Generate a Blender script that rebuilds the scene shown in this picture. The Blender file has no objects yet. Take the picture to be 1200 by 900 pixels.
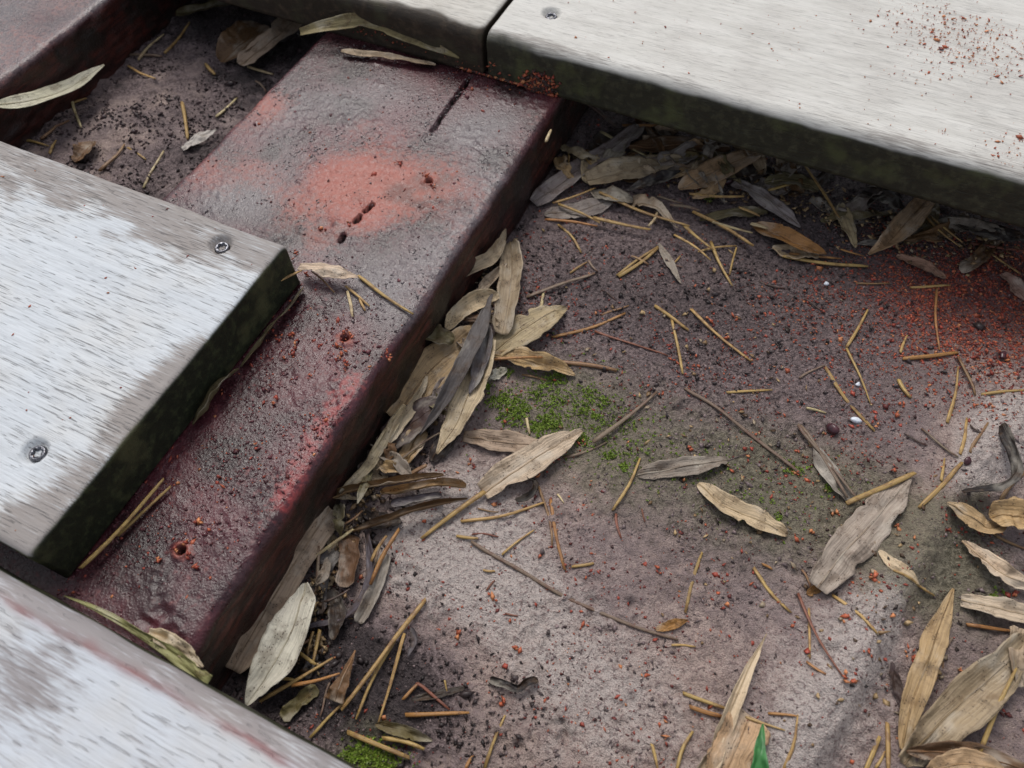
import bpy, math
import numpy as np
from mathutils import Vector, Matrix

# ------------------------------------------------------------------ camera, sky, sun, exposure
scene = bpy.context.scene
col = scene.collection
F = 871.934                                   # focal length in photo pixels (1200 wide)
CAM = np.array([0.171661, -0.000824, 0.243446])
YAW, PITCH, ROLL = 0.483831, 0.549625, -0.048962
def _rz(a):
    c, s = math.cos(a), math.sin(a); return np.array([[c, -s, 0], [s, c, 0], [0, 0, 1.]])
def _rx(a):
    c, s = math.cos(a), math.sin(a); return np.array([[1., 0, 0], [0, c, -s], [0, s, c]])
ROT = _rz(YAW) @ _rx(PITCH) @ _rz(ROLL)
cd = bpy.data.cameras.new('camera'); cam = bpy.data.objects.new('camera', cd); col.objects.link(cam)
cam.matrix_world = Matrix.Translation(Vector(CAM)) @ Matrix([list(r) for r in ROT]).to_4x4()
cd.sensor_width = 36; cd.lens = 36 * F / 1200
cd.clip_start = 0.005; cd.clip_end = 200
cd.dof.use_dof = True; cd.dof.focus_distance = 0.305; cd.dof.aperture_fstop = 15
scene.camera = cam

SUN_EL, SUN_AZ = math.radians(56), math.radians(-38)      # azimuth from +Y towards +X
w = bpy.data.worlds.new('World'); scene.world = w; w.use_nodes = True
nt = w.node_tree; bg = nt.nodes['Background']
sky = nt.nodes.new('ShaderNodeTexSky'); sky.sky_type = 'NISHITA'; sky.sun_disc = False
sky.sun_elevation = SUN_EL; sky.sun_rotation = SUN_AZ; sky.air_density = 1.0; sky.dust_density = 3.0
hs = nt.nodes.new('ShaderNodeHueSaturation'); hs.inputs['Saturation'].default_value = 0.36   # thin overcast: greyer than a clear sky
nt.links.new(sky.outputs[0], hs.inputs['Color']); nt.links.new(hs.outputs[0], bg.inputs[0]); bg.inputs[1].default_value = 0.13
sd = bpy.data.lights.new('sun', 'SUN'); sd.energy = 1.25; sd.angle = math.radians(24); sd.color = (1, 0.96, 0.9)
sun = bpy.data.objects.new('sun', sd); col.objects.link(sun)
sdir = Vector((math.sin(SUN_AZ) * math.cos(SUN_EL), math.cos(SUN_AZ) * math.cos(SUN_EL), math.sin(SUN_EL)))
sun.rotation_euler = sdir.to_track_quat('Z', 'Y').to_euler(); sun.location = (0, 0, 2)
vs = scene.view_settings
vs.view_transform = 'Standard'; vs.look = 'None'; vs.gamma = 1; vs.exposure = 0.22; vs.use_curve_mapping = False
scene.render.resolution_x = 1024; scene.render.resolution_y = 768

# ------------------------------------------------------------------ dimensions (metres)
BW, BT, GAP = 0.14, 0.02374, 0.00666          # deck board width, thickness, gap
YA0, YA1 = 0.0, BW                            # row of the cut board
YD0 = 2 * BW + 2 * GAP                        # near edge of the far row
JX0, JX1, JH = -0.0885, 0.053, 0.036          # joist
rng = np.random.default_rng(7)

# ------------------------------------------------------------------ helpers
_TAB = {}
def vnoise(x, y, scale, seed=0):
    """smooth value noise, -1..1; scale = feature size in metres"""
    if seed not in _TAB: _TAB[seed] = np.random.default_rng(seed).random((256, 256)) * 2 - 1
    t = _TAB[seed]
    X = np.asarray(x, float) / scale + 1000; Y = np.asarray(y, float) / scale + 1000
    xi = np.floor(X).astype(int); yi = np.floor(Y).astype(int)
    fx = X - xi; fy = Y - yi; fx = fx * fx * (3 - 2 * fx); fy = fy * fy * (3 - 2 * fy)
    a = t[xi % 256, yi % 256]; b = t[(xi + 1) % 256, yi % 256]
    c = t[xi % 256, (yi + 1) % 256]; d = t[(xi + 1) % 256, (yi + 1) % 256]
    return (a * (1 - fx) + b * fx) * (1 - fy) + (c * (1 - fx) + d * fx) * fy
def fbm(x, y, scale, seed=0, oct=3, gain=.5):
    r = 0; a = 1; n = 0
    for k in range(oct):
        r = r + a * vnoise(x, y, scale / 2 ** k, seed + 17 * k); n += a; a *= gain
    return r / n
def sstep(a, b, x):
    t = np.clip((x - a) / (b - a), 0, 1); return t * t * (3 - 2 * t)
def ray(px, py):
    return ROT @ np.array([(px - 600) / F, -(py - 450) / F, -1.0])
def at(px, py, z=0.0):
    d = ray(px, py); s = (z - CAM[2]) / d[2]; return CAM + s * d
def blobs(x, y, lst, z):
    r = np.zeros_like(x)
    for (px, py, rad, amt) in lst:
        c = at(px, py, z); dep = (CAM[2] - z) / 0.82; R = rad * dep / F
        r += amt * np.exp(-((x - c[0]) ** 2 + (y - c[1]) ** 2) / (2 * R * R))
    return r
def polydist(x, y, pts):
    """distance to polyline and parameter"""
    best = np.full(np.shape(x), 1e9)
    for (ax, ay), (bx, by) in zip(pts[:-1], pts[1:]):
        dx, dy = bx - ax, by - ay; t = np.clip(((x - ax) * dx + (y - ay) * dy) / (dx * dx + dy * dy), 0, 1)
        best = np.minimum(best, np.hypot(x - ax - t * dx, y - ay - t * dy))
    return best
def link(name, me, mat=None, parent=None, smooth=True):
    if mat is not None: me.materials.append(mat)
    if smooth: me.polygons.foreach_set('use_smooth', np.ones(len(me.polygons), bool))
    o = bpy.data.objects.new(name, me); col.objects.link(o)
    if parent is not None: o.parent = parent
    return o
def quadmesh(name, V, Q):
    me = bpy.data.meshes.new(name)
    V = np.asarray(V, np.float32); Q = np.asarray(Q, np.int32); k = Q.shape[1]
    me.vertices.add(len(V)); me.vertices.foreach_set('co', V.ravel())
    me.loops.add(Q.size); me.loops.foreach_set('vertex_index', Q.ravel())
    me.polygons.add(len(Q)); me.polygons.foreach_set('loop_start', np.arange(0, Q.size, k, dtype=np.int32))
    me.update(calc_edges=True)
    return me
def fattr(me, name, v):
    a = me.attributes.new(name, 'FLOAT', 'POINT'); a.data.foreach_set('value', np.asarray(v, np.float32).ravel())
def cattr(me, name, v):
    a = me.attributes.new(name, 'FLOAT_COLOR', 'POINT')
    v = np.asarray(v, np.float32); v = np.concatenate([v, np.ones((len(v), 1), np.float32)], 1)
    a.data.foreach_set('color', v.ravel())
def gridq(nu, nv):
    i = np.arange(nu - 1)[:, None] * nv + np.arange(nv - 1)[None, :]
    return np.stack([i, i + nv, i + nv + 1, i + 1], -1).reshape(-1, 4)
def tag(o, label, cat=None, group=None, kind=None):
    if label: o['label'] = label
    if cat: o['category'] = cat
    if group: o['group'] = group
    if kind: o['kind'] = kind
    return o
def recentre(o, P):
    me = o.data; n = len(me.vertices); v = np.empty(n * 3, np.float32); me.vertices.foreach_get('co', v)
    v = v.reshape(-1, 3) - np.asarray(P, np.float32); me.vertices.foreach_set('co', v.ravel()); me.update(); o.location = P
def axis(segs):
    """non-uniform coordinate list: [(end, step), ...] after the start"""
    out = [segs[0]]
    for end, step in segs[1:]:
        n = max(1, int(round((end - out[-1]) / step))); out += list(np.linspace(out[-1], end, n + 1)[1:])
    return np.array(out)

# ------------------------------------------------------------------ material helpers
def newmat(name):
    m = bpy.data.materials.new(name); m.use_nodes = True
    return m, m.node_tree, m.node_tree.nodes['Principled BSDF']
class NB:
    def __init__(s, nt): s.nt = nt; s.n = nt.nodes; s.l = nt.links
    def node(s, t, **kw):
        n = s.n.new(t)
        for k, v in kw.items(): setattr(n, k, v)
        return n
    def put(s, inp, v):
        if hasattr(v, 'is_linked') or hasattr(v, 'links'): s.l.new(v, inp)
        elif isinstance(v, (tuple, list)) and len(v) == 3 and inp.type == 'RGBA': inp.default_value = (*v, 1)
        else: inp.default_value = v
    def attr(s, name, out='Fac'): return s.node('ShaderNodeAttribute', attribute_name=name).outputs[out]
    def math(s, op, a, b=0.0, clamp=False):
        n = s.node('ShaderNodeMath', operation=op); n.use_clamp = clamp; s.put(n.inputs[0], a); s.put(n.inputs[1], b); return n.outputs[0]
    def mix(s, f, a, b, blend='MIX'):
        n = s.node('ShaderNodeMix', data_type='RGBA', blend_type=blend)
        s.put(n.inputs[0], f); s.put(n.inputs[6], a); s.put(n.inputs[7], b); return n.outputs[2]
    def ramp(s, f, p0, p1, v0=0.0, v1=1.0):
        n = s.node('ShaderNodeMapRange'); n.interpolation_type = 'SMOOTHSTEP'
        s.put(n.inputs[0], f); n.inputs[1].default_value = p0; n.inputs[2].default_value = p1; n.inputs[3].default_value = v0; n.inputs[4].default_value = v1
        return n.outputs[0]
    def co(s, which='Object'): return s.node('ShaderNodeTexCoord').outputs[which]
    def mapping(s, vec, scale=(1, 1, 1), rot=(0, 0, 0), loc=(0, 0, 0)):
        n = s.node('ShaderNodeMapping'); s.put(n.inputs[0], vec); n.inputs['Scale'].default_value = scale; n.inputs['Rotation'].default_value = rot; s.put(n.inputs['Location'], loc); return n.outputs[0]
    def noise(s, vec, scale, detail=3, rough=.55, dist=0.0):
        n = s.node('ShaderNodeTexNoise'); s.put(n.inputs['Vector'], vec); n.inputs['Scale'].default_value = scale; n.inputs['Detail'].default_value = detail; n.inputs['Roughness'].default_value = rough; n.inputs['Distortion'].default_value = dist; return n.outputs['Fac']
    def voronoi(s, vec, scale, feature='F1'):
        n = s.node('ShaderNodeTexVoronoi', feature=feature); s.put(n.inputs['Vector'], vec); n.inputs['Scale'].default_value = scale; return n
    def bump(s, h, strength=.5, dist=.001, normal=None):
        n = s.node('ShaderNodeBump'); s.put(n.inputs['Height'], h); n.inputs['Strength'].default_value = strength; n.inputs['Distance'].default_value = dist
        if normal is not None: s.l.new(normal, n.inputs['Normal'])
        return n.outputs[0]

def mat_board(name, base, base2, pore, brown, algae, grain_contrast, pore_amt, tone, pscale=(115, 2500, 900)):
    m, nt, b = newmat(name); k = NB(nt); co = k.co()
    g = k.mapping(co, (24, 160, 160)); gf = k.mapping(co, (150, 1500, 900)); pl = k.mapping(co, pscale)
    n1 = k.noise(g, 1, 4, .6, .3); n2 = k.noise(gf, 1, 3, .6); pn = k.noise(pl, 1, 1.5, .5)
    blot = k.noise(co, 28, 4, .6); blot2 = k.noise(co, 110, 3, .6)
    al = k.attr('alg'); br = k.attr('brown'); rd = k.attr('red')
    c = k.mix(k.ramp(n1, .35, .68), base, base2)
    c = k.mix(k.ramp(blot, .42, .7, 0, .5), c, tone)
    c = k.mix(k.math('MULTIPLY', k.ramp(n2, .48, .7), grain_contrast), c, pore)
    brm = k.ramp(k.math('ADD', br, k.math('ADD', k.math('MULTIPLY', k.math('SUBTRACT', n2, .5), 1.3), k.math('MULTIPLY', k.math('SUBTRACT', pn, .5), 1.2))), .2, 1.0)
    fg = k.noise(k.mapping(co, (5, 1250, 700)), 1, 3, .6, .2); c = k.mix(k.ramp(fg, .42, .62, 0, .22), c, k.mix(.55, c, pore))
    sp = k.noise(k.mapping(co, (5, 300, 300)), 1, 2, .5); sp = k.math('ABSOLUTE', k.math('SUBTRACT', sp, .5)); c = k.mix(k.math('MULTIPLY', k.ramp(sp, .0015, .009, 1, 0), k.ramp(blot, .4, .6, .1, .5)), c, pore)
    c = k.mix(k.math('MULTIPLY', brm, .85), c, brown)
    pmask = k.ramp(k.math('ADD', pn, k.math('MULTIPLY', k.math('SUBTRACT', blot, .5), .30)), .63, .675)
    c = k.mix(k.math('MULTIPLY', pmask, pore_amt), c, pore)
    c = k.mix(k.math('MULTIPLY', rd, k.ramp(blot2, .3, .6, .55, 1)), c, (.235, .085, .085))
    # dark algae film on the cut end and the sides
    an = k.noise(co, 240, 4, .65); an2 = k.noise(co, 55, 3, .6)
    ac = k.mix(k.ramp(an, .45, .72), algae[0], algae[1]); ac = k.mix(k.ramp(an2, .5, .72), ac, algae[2])
    amask = k.ramp(k.math('ADD', al, k.math('MULTIPLY', k.math('SUBTRACT', an2, .5), .5)), .15, .85)
    c = k.mix(amask, c, ac)
    k.put(b.inputs['Base Color'], c)
    k.put(b.inputs['Roughness'], k.mix(amask, (.62,) * 3, k.mix(an, (.42,) * 3, (.8,) * 3)))
    b.inputs['Specular IOR Level'].default_value = .35
    h = k.math('ADD', k.math('MULTIPLY', n2, -.55), k.math('MULTIPLY', pmask, -1.0)); h = k.math('ADD', h, k.math('MULTIPLY', k.math('MULTIPLY', an, amask), 1.2))
    k.put(b.inputs['Normal'], k.bump(h, .55, .0006))
    return m
GREEN_ALGAE = ((.015, .018, .009), (.045, .052, .022), (.070, .070, .032))
OLIVE_ALGAE = ((.034, .032, .021), (.070, .067, .040), (.080, .086, .038))
MUD_ALGAE = ((.034, .025, .017), (.075, .052, .034), (.055, .050, .028))
M_A = mat_board('weathered_wood_pale', (.61, .645, .68), (.575, .61, .645), (.085, .082, .086), (.235, .200, .180), GREEN_ALGAE, .12, .60, (.62, .61, .585))
M_B = mat_board('weathered_wood_blue', (.57, .605, .655), (.525, .555, .595), (.22, .215, .22), (.22, .19, .185), GREEN_ALGAE, .07, .32, (.52, .49, .45), (110, 900, 900))
M_D = mat_board('weathered_wood_grey', (.64, .625, .585), (.56, .545, .505), (.33, .32, .30), (.26, .235, .215), OLIVE_ALGAE, .24, .14, (.50, .475, .44))
M_C = mat_board('weathered_wood_muddy', (.60, .58, .53), (.48, .46, .42), (.30, .28, .25), (.28, .25, .22), MUD_ALGAE, .45, .12, (.60, .555, .49))

def mat_joist():
    m, nt, b = newmat('wet_red_timber'); k = NB(nt); co = k.co()
    n1 = k.noise(co, 35, 4, .6); n2 = k.noise(co, 420, 4, .6); n3 = k.noise(co, 1400, 3, .6)
    gr = k.noise(k.mapping(co, (700, 25, 400)), 1, 4, .6)
    c = k.mix(k.ramp(n1, .35, .65), (.032, .0085, .012), (.100, .027, .035))
    c = k.mix(k.ramp(n2, .52, .72, 0, .7), c, (.150, .036, .040))
    gy = k.ramp(k.math('ADD', k.attr('grey'), k.math('MULTIPLY', k.math('SUBTRACT', n2, .5), .9)), .1, 1.0); c = k.mix(gy, c, k.mix(k.ramp(n3, .35, .65), (.090, .070, .075), (.165, .145, .152)))  # blue-grey sky sheen painted into the timber's base colour
    rd = k.ramp(k.math('ADD', k.attr('red'), k.math('MULTIPLY', k.math('SUBTRACT', k.math('ADD', k.math('MULTIPLY', n2, 1.0), k.math('MULTIPLY', n1, .6)), .8), 1.2)), .10, 1.05, 0, .86)
    c = k.mix(k.ramp(k.math('ADD', k.attr('crim'), k.math('MULTIPLY', k.math('SUBTRACT', n2, .5), 1.6)), .22, .85, 0, .8), c, (.30, .040, .040))
    c = k.mix(rd, c, k.mix(n1, (.43, .132, .088), (.31, .082, .060)))
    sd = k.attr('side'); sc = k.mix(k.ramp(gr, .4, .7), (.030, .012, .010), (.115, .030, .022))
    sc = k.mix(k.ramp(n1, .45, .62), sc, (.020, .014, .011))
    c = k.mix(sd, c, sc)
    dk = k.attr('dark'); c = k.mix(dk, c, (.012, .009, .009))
    k.put(b.inputs['Base Color'], c)
    r = k.ramp(n2, .3, .7, .14, .40)
    r = k.math('ADD', r, k.math('MULTIPLY', rd, .18)); r = k.math('ADD', r, k.math('MULTIPLY', sd, .12))
    k.put(b.inputs['Roughness'], r)
    b.inputs['Specular IOR Level'].default_value = .5
    vo = k.voronoi(k.mapping(co, (1, 1, 1)), 800); h = k.math('ADD', k.math('MULTIPLY', k.ramp(vo.outputs['Distance'], .1, .6, 1, 0), .16), k.math('MULTIPLY', n3, .6)); h = k.math('ADD', h, k.math('MULTIPLY', k.math('MULTIPLY', gr, sd), .8))
    k.put(b.inputs['Normal'], k.bump(h, .6, .0007))
    return m
M_J = mat_joist()

def mat_ground():
    m, nt, b = newmat('damp_stone'); k = NB(nt); co = k.co()
    n0 = k.noise(co, 22, 4, .6); n1 = k.noise(co, 160, 4, .65); n2 = k.noise(co, 620, 4, .65, .4); n3 = k.noise(co, 1700, 3, .6)
    so, al, ru = k.attr('soil'), k.attr('alg'), k.attr('rust')
    st = k.mix(k.ramp(n1, .3, .7), (.52, .398, .350), (.375, .285, .252))
    st = k.mix(k.ramp(n0, .4, .7, 0, .6), st, (.235, .19, .20))
    st = k.mix(k.ramp(k.math('ADD', so, k.math('MULTIPLY', k.math('SUBTRACT', n1, .5), .8)), .12, -.35), st, (.55, .475, .44))  # paler bare stone, plus the ridge highlight painted in as colour
    st = k.mix(k.math('MULTIPLY', k.ramp(n2, .50, .66), .72), st, (.17, .115, .112))
    st = k.mix(k.math('MULTIPLY', k.ramp(n3, .56, .68), .6), st, (.20, .09, .08))
    sc = k.mix(k.ramp(n2, .36, .64), (.074, .050, .052), (.285, .217, .213)); sc = k.mix(k.ramp(n3, .52, .7, 0, .6), sc, (.38, .295, .285))
    sm = k.ramp(k.math('ADD', so, k.math('ADD', k.math('MULTIPLY', k.math('SUBTRACT', n1, .5), 1.1), k.math('MULTIPLY', k.math('SUBTRACT', n2, .5), 1.0))), .12, .98)
    c = k.mix(sm, st, sc)
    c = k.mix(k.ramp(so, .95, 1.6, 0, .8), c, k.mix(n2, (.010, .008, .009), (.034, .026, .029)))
    gm = k.ramp(k.math('ADD', al, k.math('MULTIPLY', k.math('SUBTRACT', n1, .5), .9)), .2, 1.1, 0, .72)
    c = k.mix(gm, c, k.mix(k.ramp(n2, .35, .65), (.085, .080, .042), (.24, .225, .14)))
    rm = k.ramp(k.math('ADD', ru, k.math('ADD', k.math('MULTIPLY', k.math('SUBTRACT', n2, .5), 2.4), k.math('MULTIPLY', k.math('SUBTRACT', n3, .5), 1.6))), .45, 1.3, 0, .5)
    c = k.mix(rm, c, k.mix(n3, (.20, .040, .030), (.115, .034, .028)))
    k.put(b.inputs['Base Color'], c)
    k.put(b.inputs['Roughness'], k.ramp(n1, .3, .7, .5, .82)); b.inputs['Specular IOR Level'].default_value = .4
    h = k.math('ADD', k.math('MULTIPLY', n2, 1.0), k.math('MULTIPLY', n3, .5))
    k.put(b.inputs['Normal'], k.bump(h, 1.0, .0022))
    return m
M_G = mat_ground()

def mat_leaf(name='dry_leaf_skin', speck=1.0, trans=.12):
    m, nt, b = newmat(name); k = NB(nt)
    oi = k.node('ShaderNodeObjectInfo'); oc = oi.outputs['Color']; rnd = oi.outputs['Random']
    uv = k.node('ShaderNodeUVMap', uv_map='UVMap').outputs[0]
    off = k.node('ShaderNodeCombineXYZ'); k.put(off.inputs[0], k.math('MULTIPLY', rnd, 37.)); k.put(off.inputs[1], k.math('MULTIPLY', rnd, 91.))
    uvo = k.node('ShaderNodeVectorMath', operation='ADD'); k.put(uvo.inputs[0], uv); k.put(uvo.inputs[1], off.outputs[0]); uvo = uvo.outputs[0]
    vein = k.noise(k.mapping(uvo, (45, 1500, 1)), 1, 2.5, .55); fine = k.noise(k.mapping(uvo, (200, 3600, 1)), 1, 2, .5)
    blot = k.noise(uvo, 170, 4, .6); blot2 = k.noise(k.mapping(uvo, (1, 1.8, 1)), 60, 3, .6)
    vor = k.voronoi(k.mapping(uvo, (1, 1.3, 1)), 900)
    c = k.mix(k.ramp(vein, .40, .66, 0, .45), oc, k.mix(.62, oc, (.05, .03, .015)))
    c = k.mix(k.ramp(blot, .48, .66, 0, .8), c, k.mix(.6, oc, (.10, .05, .02)))
    stain = k.noise(k.mapping(uvo, (1, .6, 1)), 75, 4, .65); c = k.mix(k.ramp(stain, .56, .68, 0, .75), c, k.mix(.75, oc, (.05, .028, .016)))
    c = k.mix(k.ramp(blot2, .50, .68, 0, .7), c, k.mix(.6, oc, (.58, .53, .45)))
    sp = k.math('MULTIPLY', k.ramp(vor.outputs['Distance'], .14, .34, 1, 0), k.ramp(k.noise(uvo, 170, 2), .46, .58))
    c = k.mix(k.math('MULTIPLY', sp, .8 * speck), c, (.035, .024, .015))
    k.put(b.inputs['Base Color'], c); b.inputs['Roughness'].default_value = .52; b.inputs['Specular IOR Level'].default_value = .4
    h = k.math('ADD', k.math('MULTIPLY', vein, .8), k.math('MULTIPLY', fine, .4)); h = k.math('ADD', h, k.math('MULTIPLY', blot, 1.6))
    k.put(b.inputs['Normal'], k.bump(h, .8, .0007))
    tr = k.node('ShaderNodeBsdfTranslucent'); k.put(tr.inputs[0], c)
    ms = k.node('ShaderNodeMixShader'); ms.inputs[0].default_value = trans
    out = nt.nodes['Material Output']; k.l.new(b.outputs[0], ms.inputs[1]); k.l.new(tr.outputs[0], ms.inputs[2]); k.l.new(ms.outputs[0], out.inputs[0])
    return m
M_L = mat_leaf()
def mat_straw():
    m, nt, b = newmat('straw_skin'); k = NB(nt)
    oi = k.node('ShaderNodeObjectInfo'); oc = oi.outputs['Color']; rnd = oi.outputs['Random']; co = k.co()
    uv = k.node('ShaderNodeUVMap', uv_map='UVMap').outputs[0]
    off = k.node('ShaderNodeCombineXYZ'); k.put(off.inputs[0], k.math('MULTIPLY', rnd, 37.)); k.put(off.inputs[1], k.math('MULTIPLY', rnd, 91.))
    uvo = k.node('ShaderNodeVectorMath', operation='ADD'); k.put(uvo.inputs[0], uv); k.put(uvo.inputs[1], off.outputs[0]); uvo = uvo.outputs[0]
    s1 = k.noise(k.mapping(uvo, (50, 1900, 1)), 1, 3, .6); s2 = k.noise(co, 330, 3, .6); s3 = k.noise(co, 1100, 3, .6)
    c = k.mix(k.ramp(s1, .4, .65, 0, .7), oc, k.mix(.6, oc, (.08, .035, .012)))
    c = k.mix(k.ramp(s2, .48, .64, 0, .85), c, k.mix(.62, oc, (.10, .030, .018)))
    c = k.mix(k.ramp(s3, .6, .74, 0, .8), c, (.04, .025, .018))
    k.put(b.inputs['Base Color'], c); b.inputs['Roughness'].default_value = .5
    k.put(b.inputs['Normal'], k.bump(k.math('ADD', s1, k.math('MULTIPLY', s3, .5)), .5, .0004))
    return m
M_S = mat_straw()
def mat_vcol(name, rough=.6, spec=.4):
    m, nt, b = newmat(name); k = NB(nt)
    n = k.noise(k.co(), 1500, 2); c = k.mix(k.ramp(n, .4, .65, 0, .5), k.attr('col', 'Color'), k.mix(.5, k.attr('col', 'Color'), (.02, .01, .01)))
    k.put(b.inputs['Base Color'], c); b.inputs['Roughness'].default_value = rough; b.inputs['Specular IOR Level'].default_value = spec
    return m
M_CR = mat_vcol('crumb', .42)
M_GRIT = mat_vcol('wet_grit', .18, .7)
M_MOSS = mat_vcol('moss_leaf', .5)
def mat_plain(name, a, bcol, scale, rough=.5, metal=0.0, bump=.3, trans=0):
    m, nt, b = newmat(name); k = NB(nt); n = k.noise(k.co(), scale, 4, .6)
    k.put(b.inputs['Base Color'], k.mix(k.ramp(n, .35, .65), a, bcol)); b.inputs['Metallic'].default_value = metal
    k.put(b.inputs['Roughness'], k.ramp(n, .3, .7, rough * .8, rough * 1.25)); k.put(b.inputs['Normal'], k.bump(n, bump, .0004))
    return m
M_SCREW = mat_plain('screw_steel', (.22, .225, .25), (.06, .055, .06), 900, .3, 1.0, .5)
M_PEB = mat_plain('white_stone', (.80, .84, .90), (.55, .6, .68), 700, .4)
M_SEED = mat_plain('seed_skin', (.075, .022, .028), (.035, .012, .018), 500, .28)
M_BLADE = mat_plain('green_blade', (.06, .22, .06), (.035, .14, .04), 300, .4)

# ------------------------------------------------------------------ ground height
EDGE = np.array([(-.30, .088), (-.0015, .0861), (.018, .0858), (.062, .0790), (.094, .0790), (.15, .0735), (.22, .0593), (.28, .050), (.6, .045)])
def Gh(x, y):
    x = np.asarray(x, float); y = np.asarray(y, float)
    e = np.interp(y, EDGE[:, 0], EDGE[:, 1]) + .0025 * fbm(x, y, .03, 5, 2)
    up = sstep(-.010, .009, x - e)
    left = (x < 0)
    z = -.0345 + .0038 * up
    z = z - .0045 * sstep(.20, .30, y) * (x > 0)                       # lower, wet ground below the far board
    z = np.where(left, -.0345 + .0035 * fbm(x, y, .05, 9, 3) + .0022 * fbm(x, y, .010, 10, 2), z)
    z = z + .0012 * fbm(x, y, .06, 21, 3)
    xr = .2436 + .317 * (y - .0753); z = z + .0075 * np.exp(-((x - xr) / .015) ** 2) * sstep(.02, .08, y) * (1 - sstep(.22, .27, y))
    xc = .2737 + .22 * (y - .1522); dx = x - xc
    z = z - .0055 * np.where(dx < 0, np.exp(-(dx / .0065) ** 2), np.exp(-(dx / .012) ** 2)) * (1 - sstep(.165, .20, y))
    z = z - .0016 * sstep(.0, .03, dx) * (1 - sstep(.18, .23, y))
    return z
def Gfine(x, y):
    a = fbm(x, y, .0075, 31, 2); b = fbm(x, y, .0026, 41, 2); r = 1 - np.abs(fbm(x, y, .0042, 51, 2)) * 2
    clump = sstep(.15, .6, fbm(x, y, .012, 61, 3))
    return .0007 * a + .0008 * b + clump * (.0013 * r + .0010 * b)
def Jh(x, y):
    t = .06 + .94 * sstep(-.15, .25, fbm(x, y, .024, 71, 3))
    g = np.maximum(fbm(x, y, .0019, 72, 2) + .02, 0); r = np.maximum(.26 - np.abs(fbm(x, y, .0034, 75, 2)), 0)
    return t * (.0007 * g + .0001 * r) + .00010 * fbm(x, y, .0013, 73, 2) + .0005 * fbm(x, y, .06, 74, 2)
def hitv(px, py, surf='g', lift=0.0):
    """where the sight lines through these photo points meet a surface (arrays)"""
    px, py = np.atleast_1d(np.asarray(px, float)), np.atleast_1d(np.asarray(py, float)); lift = np.broadcast_to(np.asarray(lift, float), px.shape)
    d = (ROT @ np.stack([(px - 600) / F, -(py - 450) / F, -np.ones_like(px)])).T
    flat = {'j': .0004, 'b': BT + .0002}.get(surf)
    z = np.full(px.shape, -.031 if flat is None else flat)
    for _ in range(9 if flat is None else 0):
        P = CAM + ((z + lift - CAM[2]) / d[:, 2])[:, None] * d; z = .5 * z + .5 * (Gh(P[:, 0], P[:, 1]) + Gfine(P[:, 0], P[:, 1]))
    sdist = (z + lift - CAM[2]) / d[:, 2]; return CAM + sdist[:, None] * d, sdist
def hit(px, py, surf='g', lift=0.0):
    P, q = hitv([px], [py], surf, lift); return P[0], q[0]

# ------------------------------------------------------------------ ground (structure)
gx = axis([-30, (-3, 9), (-.6, .4), (-.30, .03), (-.23, .004), (-.085, .0011), (.050, .012), (.20, .00072), (.335, .00085), (.45, .004), (.7, .03), (3, .4), (30, 9)])
gy = axis([-30, (-3, 9), (-.5, .4), (-.08, .03), (-.045, .003), (.30, .00080), (.345, .0022), (.5, .01), (.8, .05), (3, .4), (30, 9)])
X, Y = np.meshgrid(gx, gy, indexing='ij')
near = (np.abs(X - .1) < .5) & (np.abs(Y - .2) < .5)
Z = Gh(X, Y); Z = np.where(near, Z + Gfine(X, Y), -.036)
me = quadmesh('ground', np.stack([X, Y, Z], -1).reshape(-1, 3), gridq(len(gx), len(gy))[:, ::1])
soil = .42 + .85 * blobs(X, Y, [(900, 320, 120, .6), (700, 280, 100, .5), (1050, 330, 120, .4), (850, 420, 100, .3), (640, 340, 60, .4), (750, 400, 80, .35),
    (560, 700, 110, -.5), (470, 640, 60, -.6), (600, 800, 120, -.35), (720, 820, 100, -.35), (960, 820, 70, -.6), (1000, 720, 50, -.4), (1170, 500, 40, -.8),
    (1150, 560, 40, -.6), (560, 600, 50, -.3), (500, 800, 40, .6), (560, 880, 60, .5), (850, 680, 80, .15), (680, 480, 60, -.1), (430, 770, 40, .5),
    (850, 650, 80, .32), (700, 620, 55, .25), (780, 690, 50, .2), (450, 805, 40, .75), (490, 825, 36, .5), (400, 840, 40, .9), (370, 760, 40, .8), (425, 745, 20, .5), (800, 780, 60, -.1), (860, 830, 40, .2), (1160, 640, 40, .5), (1000, 480, 60, .15), (1120, 800, 50, .15), (1170, 440, 40, -.2)], -.031)
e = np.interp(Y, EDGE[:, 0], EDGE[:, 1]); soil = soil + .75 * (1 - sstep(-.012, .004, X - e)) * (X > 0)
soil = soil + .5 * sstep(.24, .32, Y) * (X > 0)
soil = np.where(X < 0, .80 + .9 * fbm(X, Y, .016, 15, 4) + .9 * sstep(.27, .33, Y) + blobs(X, Y, [(130, 140, 45, -.5), (200, 110, 50, .1), (260, 190, 40, .4), (60, 170, 40, .2), (300, 60, 60, .5)], -.034), soil)
alg = blobs(X, Y, [(650, 480, 60, .9), (780, 520, 70, .5), (950, 580, 70, .6), (860, 590, 60, .35), (1070, 640, 45, .6), (1150, 690, 60, .55), (430, 885, 25, .9), (1010, 610, 50, .4), (1100, 660, 30, .5), (720, 560, 40, .3), (890, 560, 40, .3)], -.031)
rust = blobs(X, Y, [(1150, 370, 80, .95), (1060, 335, 70, .5), (1195, 310, 60, .8), (920, 400, 90, .28), (760, 390, 60, .22), (640, 760, 80, .12), (560, 690, 60, .1)], -.031)
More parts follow.
